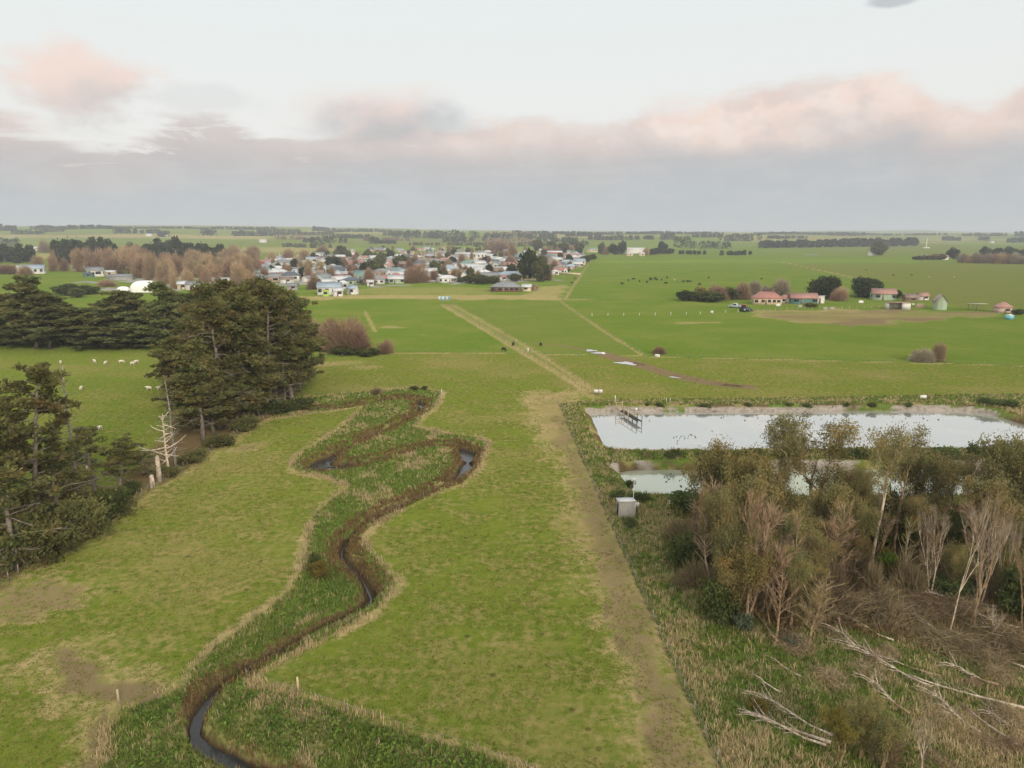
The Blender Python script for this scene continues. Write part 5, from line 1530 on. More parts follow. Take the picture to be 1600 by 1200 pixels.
hpx(786, 438, 9, .8, 2.6, 'gable', 1.3, 'white', 'roof_rust', 'tiny white shed with reddish roof above the brick house', .1, cat='shed', name='shed', wins=1)
hpx(925, 394, 16, .6, 6, 'gable', 2.5, 'cream', 'roof_green', 'cream hall with yellow green roof beyond the town', .2, cat='building', name='hall')
hpx(992, 396, 30, .4, 8, 'gable', 2.5, 'white', 'roof_white', 'wide white industrial shed beyond the cattle field', .1, cat='shed', name='industrial_shed', wins=0, door=False)
for i, (px, py, w, mt) in enumerate(((984, 400, 9, 'cream'), (1003, 400, 8, 'cream'))):
    hpx(px, py, w, .8, 4, 'gable', 2, mt, 'roof_white', 'small cream building in front of the white industrial shed, {o}', .2, cat='building', name='small_building', wins=1, px=px)
# left background
hpx(46, 428, 34, .5, 5.0, 'gable', 3.0, 'white', 'roof_blue', 'large white house with blue grey roof at the far left', .35, wins=4)
hpx(30, 428, 12, .8, 4.2, 'gable', 3.2, 'cream', 'roof_white', 'cream gabled house left of the far left white house', 1.3, wins=1)
hpx(147, 432, 22, .6, 5.2, 'gable', 2.6, 'white', 'roof_grey', 'tall white house beside the russet trees', .25, wins=3)
hpx(121, 423, 17, .6, 3.8, 'gable', 2, 'white', 'roof_white', 'low white house left of the tall white house', .1)
hpx(170, 431, 17, .6, 3.4, 'gable', 1.2, 'cream', 'roof_white', 'cream shed right of the tall white house', .1, cat='shed', name='shed', wins=1)
hpx(137, 433, 14, .5, 2.8, 'gable', 1.0, 'teal_wall', 'roof_slate', 'low dark teal shed in front of the tall white house', .05, cat='shed', name='shed', wins=1)
hpx(186, 438, 38, .3, 3, 'gable', 1.6, 'grey_wall', 'roof_grey', 'long low grey barn above the white dome', -.06, cat='barn', name='barn', wins=0, door=False)
hpx(54, 391, 15, .5, 5, 'gable', 2.4, 'white', 'roof_white', 'white farmhouse between the far dark conifers', .1)
for px, py, w in ((232, 369, 9), (254, 370, 12), (410, 379, 11)):
    hpx(px, py, w, .4, 6, 'gable', 2.5, 'white', 'roof_white', 'white farm shed on the far left fields, {o}', .05, cat='shed', name='farm_shed', wins=0, door=False, group='white farm sheds', px=px)
for px, py, w, wl, rf in ((300, 453, 20, 'white', 'roof_grey'), (318, 455, 16, 'white', 'roof_blue'), (333, 446, 16, 'white', 'roof_white'), (352, 446, 14, 'cream', 'roof_white'), (368, 444, 16, 'white', 'roof_grey'), (284, 452, 14, 'cream', 'roof_white')):
    hpx(px, py, w, .6, 3.6, 'gable', 1.7, wl, rf, 'pale shed peeping over the left pine row, {o}', random.uniform(-.3, .3), cat='shed', name='shed', wins=1, px=px, group='sheds over the pine row')
hpx(250, 457, 14, .4, 5, 'mono', .6, 'orange_wall', 'roof_rust', 'orange container building right of the white dome', 0, cat='building', name='container_building', wins=0, door=False)
# farm group on the right
o = hpx(1201, 476, 42, .5, 3.0, 'hip', 3.2, 'cream', 'roof_red', 'cream farmhouse with red hip roof', -.12, wins=5, chim=True)
hpx(1229, 474, 14, .7, 2.8, 'hip', 1.4, 'white', 'roof_red', 'white sunroom wing at the right end of the farmhouse', -.1, wins=2)
hpx(1257, 475, 40, .35, 3.2, 'gable', 2.2, 'teal_wall', 'roof_rust', 'long farm shed with faded red roof and teal walls', -.1, cat='shed', name='farm_shed', wins=2)
hpx(1282, 474, 12, .7, 3.4, 'mono', .5, 'white', 'roof_white', 'white lean-to at the right end of the teal shed', -.1, cat='shed', name='lean_to', wins=0)
hpx(1384, 469, 34, .55, 3.6, 'gable', 2.4, 'green_wall', 'roof_rust', 'pale green hut with faded red roof by the round trees', -.2, cat='hut', name='hut', wins=2)
hpx(1472, 484, 22, .7, 4.2, 'gable', 2.8, 'green_wall', 'roof_brown', 'tall grey green barn with gable front', 1.25, cat='barn', name='barn', wins=0)
hpx(1424, 471, 18, .6, 2.2, 'gable', 1.6, 'brown_wall', 'roof_brown', 'low brown sheep shed between the hut and barn', .1, cat='shed', name='shed', wins=1)
hpx(1444, 469, 14, .7, 2.4, 'gable', 1.6, 'white', 'roof_rust', 'little white shed with reddish roof behind the barn', .1, cat='shed', name='shed', wins=1)
hpx(1571, 489, 20, .7, 2.4, 'hip', 2.2, 'pink_wall', 'roof_rust', 'small hut with faded red roof near the blue tank', .1, cat='hut', name='hut', wins=1)
# open fronted shed and carport
for px, py, w, lab, nm, cat in ((1402, 483, 32, 'white open fronted implement shed below the green hut', 'implement_shed', 'shed'), (1526, 485, 22, 'white roofed carport left of the small red hut', 'carport', 'carport')):
    p = G(px, py); W = w * mpp(p); D = W * .5
    o = thing(nm, p, lab, cat, rz=-.15)
    if nm == 'implement_shed':
        m = MB(); m.box(-W / 2, W / 2, D / 2 - .1, D / 2, 0, 2.9); m.box(W * .12, W / 2, -D / 2, -D / 2 + .1, 0, 3.1); m.box(-W / 2, -W / 2 + .1, -D / 2, D / 2 - .12, 0, 2.9); m.box(W / 2 - .1, W / 2, -D / 2 + .12, D / 2 - .12, 0, 2.9)
        link('wall', m.mesh('wall'), M['white'], o)
    for x in (-W / 2 + .2, -W * .16, W * .1):
        for y in ((-D / 2 + .1,) if nm == 'implement_shed' else (-D / 2 + .1, D / 2 - .1)):
            link('post', box_mesh('post', x - .09, x + .09, y - .09, y + .09, 0, 2.95), M['post'], o)
    rm = MB(); rm.add([(-W / 2 - .3, -D / 2 - .4, 3.25), (W / 2 + .3, -D / 2 - .4, 3.25), (W / 2 + .3, D / 2 + .3, 2.98), (-W / 2 - .3, D / 2 + .3, 2.98), (-W / 2 - .3, -D / 2 - .4, 3.4), (W / 2 + .3, -D / 2 - .4, 3.4), (W / 2 + .3, D / 2 + .3, 3.13), (-W / 2 - .3, D / 2 + .3, 3.13)],
                     [(0, 3, 2, 1), (4, 5, 6, 7), (0, 1, 5, 4), (1, 2, 6, 5), (2, 3, 7, 6), (3, 0, 4, 7)])
    link('roof', rm.mesh('roof'), M['roof_white' if nm == 'carport' else 'roof_rust'], o)
for px, py, w, lab in ((1366, 399, 14, 'white farm shed under the end of the far shelter row'), (1445, 406, 10, 'white shed below the far right hedge'), (1477, 406, 10, 'white shed with orange roof below the far right trees'), (1595, 410, 12, 'pinkish roofed shed at the far right edge'), (1551, 380, 5, 'tiny white house on the far right horizon')):
    hpx(px, py, w, .5, 4, 'gable', 2.5, 'white', 'roof_rust' if 'orange' in lab or 'pink' in lab else 'roof_white', lab, .1, cat='shed' if 'shed' in lab else 'house', name='farm_shed' if 'shed' in lab else 'house', wins=0, door=False)


# --- white dome
def dome(px, py, wpx, k, label, door=True):
    p = G(px, py); W = wpx * mpp(p)
    m = MB(); nu, nv = 26, 10
    a, b, c = W / 2, W * .3, W * k
    v = []
    for j in range(nv + 1):
        f = j / nv * math.pi / 2
        for i in range(nu):
            th = i / nu * 2 * math.pi
            cx, sx_ = math.cos(th), math.sin(th)
            pw = lambda t, e: math.copysign(abs(t) ** e, t)
            rib = 1 + .012 * (i % 2)
            v.append((a * pw(cx, .75) * pw(math.cos(f), .7) * rib, b * pw(sx_, .75) * pw(math.cos(f), .7) * rib, c * pw(math.sin(f), .8)))
    q = [(j * nu + i, j * nu + (i + 1) % nu, (j + 1) * nu + (i + 1) % nu, (j + 1) * nu + i) for j in range(nv) for i in range(nu)]
    m.add(v, q)
    o = thing('dome_building', p + Vector((0, b, 0)), label, 'dome', rz=.12)
    link('membrane', m.mesh('membrane'), M['membrane'], o, smooth=True)
    if door:
        link('entrance', box_mesh('entrance', a * .52, a * .86, -b * .9, -b * .5, 0, c * .52), M['orange_wall'], o)
        link('door', box_mesh('door', a * .6, a * .78, -b * .94, -b * .9, 0, c * .38), M['white'], o)


dome(221, 457, 46, .38, 'large white air dome with orange entrance behind the pine row')
dome(190, 456, 19, .42, 'small white dome left of the large one', False)

# --- the rest of the town
WALLS = [('white', 'white', 10), ('cream', 'cream', 6), ('grey', 'grey_wall', 3), ('pink', 'pink_wall', 2), ('brick', 'brick', 2), ('green', 'green_wall', 1), ('blue', 'blue_wall', 2), ('brown', 'brown_wall', 1)]
ROOFS = [('grey', 'roof_grey', 9), ('pale', 'roof_white', 12), ('slate', 'roof_slate', 4), ('red', 'roof_red', 1.5), ('green', 'roof_green', 1.5), ('brown', 'roof_brown', 4), ('blue', 'roof_blue', 5), ('rusty', 'roof_rust', 2)]
HV = [(14, 8, 3.2, 'hip', 2.2, 3, True), (16, 8, 3.2, 'gable', 2.2, 4, True), (11, 8, 3.4, 'gable', 2.4, 2, True), (18, 9, 3.2, 'hip', 2.6, 4, True), (9, 6, 2.8, 'gable', 1.6, 1, True), (13, 10, 4.6, 'gable', 2.6, 3, True)]
TOWN = np.array([(395, 440), (385, 425), (420, 405), (500, 401), (545, 391), (640, 389), (700, 389), (790, 393), (900, 394), (922, 402), (905, 416), (884, 430), (850, 433), (800, 438), (745, 439), (700, 442), (650, 442), (600, 443), (560, 449), (520, 446)], float)


def zone(px):
    return 'behind the pine stand' if px < 500 else 'behind the lime porch' if px < 580 else 'left of the brown tree' if px < 640 else 'by the brown tree' if px < 715 else 'by the yellow building' if px < 790 else 'right of the dark trees' if px > 840 else 'near the dark trees'


def row(py):
    return 'front rows' if py > 424 else 'middle rows' if py > 408 else 'back rows'


rt = random.Random(31)
taken = [(o.location.x, o.location.y) for o in C.objects if o.get('category') in ('house', 'shed', 'building', 'garage')]
tpx = []; tries = 0
while len(tpx) < 265 and tries < 30000:
    tries += 1
    px, py = rt.uniform(385, 925), rt.uniform(389, 446)
    if not inside(TOWN, np.array([px]), np.array([py]))[0] or 812 < px < 862 and py > 415: continue
    p = G(px, py)
    if any((p.x - a) ** 2 + ((p.y - b) * .8) ** 2 < 12.5 ** 2 for a, b in taken): continue
    if any(abs(px - a) < 7 and abs(py - b) < 2.0 for a, b in tpx): continue
    taken.append((p.x, p.y)); tpx.append((px, py))
    wn, wm_, _ = rt.choices(WALLS, [w[2] for w in WALLS])[0]; rn, rm_, _ = rt.choices(ROOFS, [w[2] for w in ROOFS])[0]
    w, d, h, kd, ri_, wi, dr = rt.choice(HV)
    house(p, w, d, h, kd, ri_, wm_, rm_, rt.choice([0, .1, 1.57, .5, -.5, .9, 1.2]) + rt.uniform(-.1, .1), f'{wn} house, {rn} roof, {row(py)} {zone(px)}, {{o}}', 'house', 'house', wi if py > 400 else min(wi, 2), rt.random() < .15, 'town houses', px, dr)

# town fences
for pts, lab in (([(808, 438), (850, 440)], 'pale board fence below the two dark town trees'), ([(872, 428), (907, 430)], 'pale board fence at the town edge right of the dark trees'), ([(790, 430), (822, 429)], 'pale board fence left of the two dark town trees'), ([(640, 442), (720, 441)], 'weathered grey board fence along the town front')):
    a, b = G(*pts[0]), G(*pts[1]); d = b - a
    o = thing('board_fence', a, lab, 'fence', rz=math.atan2(d.y, d.x))
    n = 8
    link('panel', box_mesh('panel', 0, d.length, -.03, .03, .05, 1.75), M['cream' if 'pale' in lab else 'grey_wall'], o)
    pm = box_mesh('post', -.07, .07, .031, .15, 0, 1.85)
    for k in range(n): link('post', pm, M['post'], o, (d.length * k / (n - 1), 0, 0))

# ------------------------------------------------------------------ mid and far trees
RB = [make_bare(101, 11, 'round', .16, 9, 4, 1.5), make_bare(102, 11, 'round', .16, 9, 4, 1.4, 2), make_bare(103, 13, 'poplar', .16, 9, 4, 1.4), make_bare(104, 11, 'upright', .15, 9, 4, 1.4)]
TB = [make_twigball(105, 5, 5, 9, 3000, .17, 1.7), make_twigball(106, 5, 4.4, 8, 3000, .17, 1.6, 18), make_twigball(107, 3.2, 3.2, 11, 2600, .16, 1.8, 16)]
BIGW = make_twigball(108, 5, 5, 9, 9000, .10, 1.3, 30)
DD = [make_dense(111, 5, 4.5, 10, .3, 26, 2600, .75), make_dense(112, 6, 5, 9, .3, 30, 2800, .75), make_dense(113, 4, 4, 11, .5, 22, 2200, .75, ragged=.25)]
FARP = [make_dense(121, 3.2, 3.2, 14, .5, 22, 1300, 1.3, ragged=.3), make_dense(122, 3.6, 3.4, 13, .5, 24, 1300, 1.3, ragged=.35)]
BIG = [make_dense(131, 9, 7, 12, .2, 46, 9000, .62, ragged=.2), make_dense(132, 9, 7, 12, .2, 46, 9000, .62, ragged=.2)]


def tree(px, py, top, w, var, mc, lab, cat='tree', grp=None, mt='bark_pine', name='tree'):
    p, H, W = at(px, py, top, w)
    return plant(name, var, p, lab, cat, grp, mt, mc, H, W, px=px)


tree(1289, 466, 432, 64, BIG[0], 'cypress', 'broad round dark tree behind the long farm shed', name='cypress_tree')
tree(1354, 464, 432, 56, BIG[1], 'cypress', 'round dark tree left of the pale green hut', name='cypress_tree')
tree(828, 438, 388, 34, DD[2], 'cypress', 'tallest dark tree in the town', name='cypress_tree')
tree(845, 440, 404, 32, DD[0], 'far_green', 'dark green tree in front of the tallest town tree', name='broad_tree')
tree(858, 438, 412, 16, TB[2], 'twig_red', 'russet tree at the right foot of the dark town trees', name='broad_tree')
tree(541, 549, 487, 92, BIGW, 'twig_red', 'large russet leafless willow right of the pine stand', name='willow_tree', mt='bark_tan')
tree(520, 547, 496, 60, TB[0], 'twig_red', 'russet willow at the left side of the large one', name='willow_tree', mt='bark_tan')
tree(562, 551, 508, 60, TB[1], 'twig_red', 'low russet willow at the right side of the large one', name='willow_tree', mt='bark_tan')
tree(484, 530, 496, 50, TB[1], 'twig_red', 'russet tree half hidden by the pine stand', name='willow_tree', mt='bark_tan')
tree(603, 552, 530, 36, TB[1], 'twig_red', 'small russet shrub at the stream by the boundary', name='willow_tree', mt='bark_tan')
for px, py, top, w in ((494, 526, 510, 22), (545, 553, 541, 60), (575, 556, 545, 40), (505, 548, 538, 40)):
    tree(px, py, top, w, DD[1], 'bush', 'dark green bush at the foot of the russet willows, {o}', 'bush', 'bushes by the willows', name='bush')
tree(652, 442, 412, 44, TB[1], 'twig_red', 'large round brown tree at the front of the town', name='broad_tree')
tree(640, 440, 416, 24, TB[0], 'twig_red', 'brown bare tree touching the large round brown tree', name='bare_tree', mt='bark_tan')
tree(780, 393, 375, 64, TB[1], 'twig_red', 'brown tree mass right of the tall white hall', name='broad_tree'); tree(800, 405, 380, 24, TB[0], 'twig_red', 'russet bare tree right of the tall white hall', name='bare_tree', mt='bark_tan')
tree(489, 452, 424, 24, TB[2], 'twig_tan', 'bare roadside tree left of the large white house', name='bare_tree', mt='bark_tan')
# hedge and garden trees of the farm
tree(1072, 470, 453, 36, DD[0], 'cypress', 'dark clipped end of the farm hedge', 'hedge', name='hedge_tree'); tree(1095, 469, 449, 34, DD[1], 'golden', 'golden tree in the farm hedge', name='hedge_tree')
tree(1118, 469, 445, 50, TB[0], 'twig_red', 'russet round tree in the farm hedge', name='hedge_tree'); tree(1105, 471, 456, 60, DD[1], 'bush', 'green front of the farm hedge', 'hedge', name='hedge_tree')
tree(1140, 468, 448, 36, DD[0], 'bush', 'green tree at the right end of the farm hedge', name='hedge_tree')
for px, py, top, w, v, mc in ((1160, 468, 440, 34, 0, 'twig_tan'), (1178, 464, 437, 30, 0, 'twig_grey'), (1221, 462, 434, 40, 0, 'twig_grey'), (1150, 468, 446, 24, 1, 'twig_grey'), (1197, 462, 446, 30, 1, 'twig_grey'), (1313, 470, 447, 30, 0, 'twig_pink'), (1305, 470, 452, 22, 1, 'twig_pink')):
    tree(px, py, top, w, TB[v], mc, 'leafless tree by the red roofed farmhouse, {o}', 'bare tree', 'bare garden trees of the farm', 'bark_tan', 'bare_tree')
tree(1402, 466, 453, 16, DD[2], 'cypress', 'small dark tree right of the pale green hut'); tree(1590, 492, 483, 18, DD[1], 'bush', 'dark bush at the right of the small red hut', 'bush', name='bush')
tree(1440, 565, 543, 40, TB[1], 'twig_grey', 'grey leafless shrub on the boundary fence', 'shrub', mt='bark_grey', name='bare_shrub'); tree(1466, 565, 534, 30, TB[0], 'twig_tan', 'pale leafless tree on the boundary fence', 'bare tree', mt='bark_grey', name='bare_tree')
tree(1030, 553, 541, 24, TB[1], 'twig_red', 'small brown bush above the boundary fence', 'bush', mt='bark_tan', name='bare_shrub')
for px, w in ((1300, 40), (1290, 24)):
    pass
tree(1268, 480, 473, 24, DD[1], 'gorse', 'low yellow green garden bush before the teal shed', 'bush', name='bush')
for px, py, top, w in ((735, 443, 428, 26), (755, 444, 430, 36), (772, 443, 432, 24), (720, 441, 433, 16), (805, 440, 428, 20)):
    tree(px, py, top, w, DD[1], 'far_green', 'green scrub tree above the low brick house, {o}', 'tree', 'scrub above the brick house', name='scrub_tree')

# leafless woodland and conifers on the left behind the pine row
rt = random.Random(77)
for i in range(84):
    px = rt.uniform(205, 404) if i > 18 else rt.uniform(112, 215); f = rt.random(); py = 412 + f * 40 if px > 215 else 408 + f * 22
    if px < 250 and py > 436: py -= 14
    top = py - rt.uniform(24, 38) * (.8 + .35 * f)
    v = rt.choice([0, 0, 1, 1, 2]); mc = rt.choice(['twig_pink', 'twig_red', 'twig_tan', 'twig_pink', 'twig_pink'])
    ad = {'twig_pink': 'pinkish', 'twig_red': 'russet', 'twig_tan': 'tan'}[mc]
    plant_w = rt.uniform(22, 38) if v < 2 else rt.uniform(12, 18)
    tree(px, py, top, plant_w, TB[v] if rt.random() < .6 else RB[v + 1 if v == 2 else v], mc, f'{ad} leafless tree in the thicket above the dome, {{o}}', 'bare tree', 'leafless trees above the white dome', 'bark_tan', 'bare_tree')
for px, py, top, w, mc, v in ((195, 422, 392, 60, 'golden', 0), (175, 428, 400, 40, 'twig_red', 0)):
    tree(px, py, top, w, TB[0], 'twig_red', 'orange brown round tree left of the white dome, {o}', 'bare tree', 'orange trees by the dome', 'bark_tan', 'bare_tree')
for px, py, top, w in ((88, 414, 388, 18), (84, 424, 396, 22), (102, 424, 402, 20), (70, 395, 374, 26), (60, 418, 398, 24), (12, 428, 412, 50), (40, 430, 414, 30)):
    tree(px, py, top, w, TB[rt.choice([0, 1])], rt.choice(['twig_tan', 'twig_red']), 'bare brown tree around the far left white house, {o}', 'bare tree', 'bare trees by the far left house', 'bark_tan', 'bare_tree')
for i in range(16):
    px = 90 + i * 6 + rt.uniform(-2, 2)
    tree(px, 412 + rt.uniform(-3, 3), 374 + rt.uniform(-2, 7), 15, FARP[i % 2], 'far_dark', 'dark conifer in the left background row, {o}', 'conifer', 'left background conifers', name='conifer_tree')
for i in range(9):
    px = -8 + i * 7 + rt.uniform(-2, 2)
    tree(px, 410 + rt.uniform(-2, 3), 385 + rt.uniform(-3, 5), 16, FARP[i % 2], 'far_dark', 'dark conifer at the far left edge, {o}', 'conifer', 'conifers at the far left edge', name='conifer_tree')
for i in range(15):
    px = 232 + i * 8 + rt.uniform(-2, 2)
    tree(px, 408 + rt.uniform(-3, 2), (373 if 240 < px < 280 else 381) + rt.uniform(-2, 7), 17, FARP[i % 2], 'far_dark', 'dark conifer above the leafless thicket, {o}', 'conifer', 'conifers above the thicket', name='conifer_tree')
tree(208, 405, 378, 26, DD[0], 'far_green', 'round green tree between the two dark conifer groups'); tree(365, 402, 381, 30, TB[0], 'twig_red', 'round russet tree above the thicket right end', 'bare tree', mt='bark_tan', name='bare_tree')
for px, py, top, w in ((105, 462, 444, 40), (140, 460, 446, 36), (120, 465, 450, 30)):
    tree(px, py, top, w, DD[1], 'bush', 'green hedge bush behind the left pine row, {o}', 'bush', 'hedge bushes behind the pine row', name='bush')
tree(168, 448, 436, 30, TB[1], 'twig_pink', 'pinkish low bush left of the small white dome', 'bush', mt='bark_tan', name='bare_shrub')
# clipped hedge in the town
o = link('hedge', make_dense(141, 26, 5, 5, 0, 60, 5000, 1.0, False)[1], M['cypress'], loc=G(452, 423)); tag(o, 'long clipped dark hedge below the red roofed building', 'hedge')
# town trees
TT = [('bare brown tree', TB[0], 'twig_red', 'bark_tan', 'bare tree', 30), ('bare pale tree', TB[2], 'twig_tan', 'bark_tan', 'bare tree', 16), ('dark evergreen', DD[2], 'far_dark', 'bark_pine', 'tree', 26), ('green tree', DD[0], 'far_green', 'bark_pine', 'tree', 26), ('low green bush', DD[1], 'bush', 'bark_pine', 'bush', 22)]
placed = 0
while placed < 230:
    px, py = rt.uniform(385, 925), rt.uniform(389, 446)
    if not inside(TOWN, np.array([px]), np.array([py]))[0]: continue
    p = G(px, py)
    if any((p.x - a) ** 2 + ((p.y - b)) ** 2 < 8 ** 2 for a, b in taken): continue
    nm, var, mc, mt, cat, _ = rt.choices(TT, [t[5] for t in TT])[0]
    h = rt.uniform(5, 14) if 'bush' not in nm else rt.uniform(2, 4)
    w = h * rt.uniform(.35, .55) if 'bush' not in nm else h * rt.uniform(.6, 1.2)
    plant('bush' if 'bush' in nm else 'tree', var, p, f'{nm}, {row(py)} {zone(px)}, {{o}}', cat, 'town trees', mt, mc, h, w, px=px); placed += 1
    taken.append((p.x, p.y))
for px, py, top, w, v in ((425, 411, 392, 20, 1), (452, 408, 388, 26, 0), (475, 406, 388, 26, 0), (462, 420, 402, 30, 0), (530, 400, 384, 20, 0), (398, 402, 384, 24, 0), (385, 408, 390, 22, 0), (505, 396, 383, 28, 0)):
    tree(px, py, top, w, TB[v], rt.choice(['twig_red', 'twig_tan', 'twig_pink']), 'bare tree above the left end of town, {o}', 'bare tree', 'bare trees at the upper left of town', 'bark_tan', 'bare_tree')
for px, py, top, w in ((533, 400, 383, 18), (840, 392, 372, 20), (862, 393, 376, 18), (880, 395, 378, 20), (905, 396, 378, 18), (915, 410, 398, 16), (925, 406, 396, 14), (940, 397, 378, 14), (958, 398, 380, 22), (972, 398, 376, 16), (1035, 397, 378, 16), (1020, 398, 388, 30), (1045, 397, 388, 20)):
    tree(px, py, top, w, DD[rt.randrange(3)], 'far_dark' if px > 950 else 'far_green', 'dark tree behind the right end of town, {o}', 'tree', 'trees at the back edge of the town')
for px, py, top, w in ((858, 396, 384, 20), (948, 398, 384, 16), (892, 392, 383, 24), (1010, 399, 386, 16)):
    tree(px, py, top, w, TB[0], 'twig_pink', 'pinkish leafless tree at the back right of the town, {o}', 'bare tree', 'leafless trees at the back of town', 'bark_tan', 'bare_tree')
# long shelter row on the right horizon, tree by tree
for i in range(30):
    px = 1192 + i * 8.1 + rt.uniform(-2, 2)
    tree(px, 388 - i * .12, 376 - i * .1 + rt.uniform(-2.5, 2), 13, FARP[i % 2], 'far_dark', 'dark conifer in the long far shelter row, {o}', 'conifer', 'conifers of the far shelter row', name='conifer_tree')
tree(1372, 399, 378, 28, DD[1], 'far_green', 'round tree in front of the far shelter row'); tree(1488, 405, 386, 20, DD[0], 'far_dark', 'dark round tree above the far right sheds')
for px, top, w, mc in ((1440, 399, 24, 'far_green'), (1458, 397, 24, 'brush'), (1470, 397, 20, 'far_green'), (1430, 401, 10, 'far_dark')):
    tree(px, 406, top, w, DD[1], mc, 'hedge tree by the far right sheds, {o}', 'hedge', 'hedge trees on the far right', name='hedge_tree')
for i in range(10):
    px = 1504 + i * 10
    tree(px, 411 + i * .2, 394 + rt.uniform(-2, 5), 22, TB[i % 2], rt.choice(['twig_pink', 'twig_grey']), 'leafless tree in the far right grove, {o}', 'bare tree', 'far right leafless grove', 'bark_tan', 'bare_tree')
for px, top in ((1540, 386), (1558, 388), (1578, 386), (1598, 389)):
    tree(px, 402, top, 20, DD[1], 'far_dark', 'dark tree behind the far right grove, {o}', 'tree', 'dark trees behind the far right grove')

# far woods and belts that read as one mass
def belt(x0, x1, y0, y1, top0, top1, seed, mat='far_dark'):
    rng = np.random.default_rng(seed)
    a, b = G(x0, y0), G(x1, y1)
    m = MB(); L = (b - a).length; n = int(max(14, L / 4.5))
    Hs = ((ztop(a, top0) - a.z), (ztop(b, top1) - b.z))
    cs, cv, rr = [], [], []
    for k in range(n):
        f = rng.uniform(); H = max(7, (Hs[0] * (1 - f) + Hs[1] * f)) * (.80 + .35 * vnoise(f * L / 30, 0, seed)) * rng.uniform(.85, 1.08)
        p = a * (1 - f) + b * f
        q = 26
        th = rng.uniform(0, 6.28, q); r = rng.uniform(0, 1, q) ** .5 * min(8, H * .45)
        z = rng.uniform(0, 1, q) ** .8
        x = p.x + np.cos(th) * r * (1.15 - z * .6); y = p.y + rng.normal() * 9 + np.sin(th) * r
        cs.append(np.stack([x, y, terr(x, y) + z * H], 1)); cv.append(np.full(q, rng.uniform(0, 1)))
    c = np.concatenate(cs)
    leaf_quads(m, c, max(3.0, min(8.0, a.y / 550)), rng, 0, 1.4, np.clip(np.concatenate(cv) + rng.normal(size=len(c)) * .15, 0, 1))
    struct(link('far_wood', m.mesh('far_wood'), M[mat]), 'stuff')


for i, B in enumerate([(-40, 27, 361, 361, 351, 352), (48, 108, 359, 359, 352, 354), (106, 148, 358.5, 358, 351, 352), (150, 181, 358, 358, 351.5, 352), (60, 100, 363, 362, 357, 357), (180, 330, 357.5, 357.5, 354.5, 355), (330, 430, 358.5, 359, 354.5, 354.5),
                       (313, 340, 368, 368, 357, 359), (366, 400, 369, 369, 361, 361), (400, 434, 369, 369, 361, 362), (250, 262, 370, 370, 361, 362), (428, 520, 367, 367, 361, 362), (476, 503, 379, 379, 371, 371), (505, 548, 380, 380, 367, 372), (487, 525, 361, 361, 354.5, 357),
                       (520, 612, 363, 363, 358.5, 359), (578, 592, 381, 381, 369, 370), (590, 620, 381, 381, 375, 376), (612, 680, 372, 372, 362, 361), (670, 748, 373, 373, 360, 361), (745, 792, 377, 377, 364, 364), (792, 870, 373, 373, 364, 365), (740, 860, 386, 385, 379, 378),
                       (800, 960, 366, 366.5, 361, 362), (862, 920, 385, 386, 372, 374), (918, 965, 375, 375, 368, 369), (965, 998, 375, 375, 367, 368), (1007, 1020, 374, 374, 369, 369), (1030, 1056, 375, 375, 364, 364), (1055, 1079, 387, 387, 367, 366), (1079, 1138, 388, 389, 377, 379),
                       (1125, 1188, 377, 377, 365, 365), (960, 1130, 366.5, 366.5, 362.5, 363), (1180, 1300, 367, 367, 363.5, 363.5), (1295, 1352, 368, 368, 363, 363), (1352, 1480, 367.5, 367.5, 365, 365), (1474, 1487, 376, 376, 369, 370), (1488, 1500, 376, 376, 371, 371), (1500, 1570, 369, 369, 364.5, 365),
                       (1575, 1660, 379, 378, 372, 371), (1585, 1680, 370, 370, 363, 363), (1534, 1546, 376, 376, 370, 370), (1060, 1110, 397, 398, 394, 394), (1110, 1180, 398.5, 399, 396, 396), (640, 760, 383, 384, 379, 380), (0, 26, 386, 386, 372, 372), (700, 760, 393, 392, 386, 386), (430, 500, 374, 375, 368, 369), (520, 575, 372, 373, 366, 366), (600, 660, 368, 368, 361, 361), (690, 742, 379, 380, 371, 372), (560, 640, 376, 376, 371, 372), (760, 838, 380, 380, 372, 373), (850, 905, 378, 379, 370, 371), (440, 520, 386, 388, 380, 380), (760, 830, 369, 369, 362, 363), (880, 940, 369, 369, 363, 363), (400, 470, 364, 364, 357, 358), (1080, 1128, 371, 371, 366, 366), (1200, 1260, 373, 373, 369, 369), (180, 250, 365, 365, 358, 359), (20, 70, 366, 366, 360, 361)]):
    belt(B[0], B[1], B[2], B[3], B[4], B[5], 200 + i, 'far_green' if i in (4, 11, 22, 44, 46, 49, 53, 54, 57) else 'twig_red' if i in (47, 51, 52, 55) else 'far_dark')


# ------------------------------------------------------------------ animals
def skin_mesh(name, nodes, edges, sub=1):
    me = bpy.data.meshes.new('tmp_' + name)
    me.from_pydata([n[:3] for n in nodes], edges, []); me.update()
    o = bpy.data.objects.new('tmp_' + name, me); C.objects.link(o)
    md = o.modifiers.new('s', 'SKIN')
    for v, n in zip(me.skin_vertices[0].data, nodes): v.radius = (n[3], n[4] if len(n) > 4 else n[3])
    me.skin_vertices[0].data[0].use_root = True
    s = o.modifiers.new('b', 'SUBSURF'); s.levels = sub; s.render_levels = sub
    dg = bpy.context.evaluated_depsgraph_get()
    r = bpy.data.meshes.new_from_object(o.evaluated_get(dg)); r.name = name
    bpy.data.objects.remove(o)
    return r


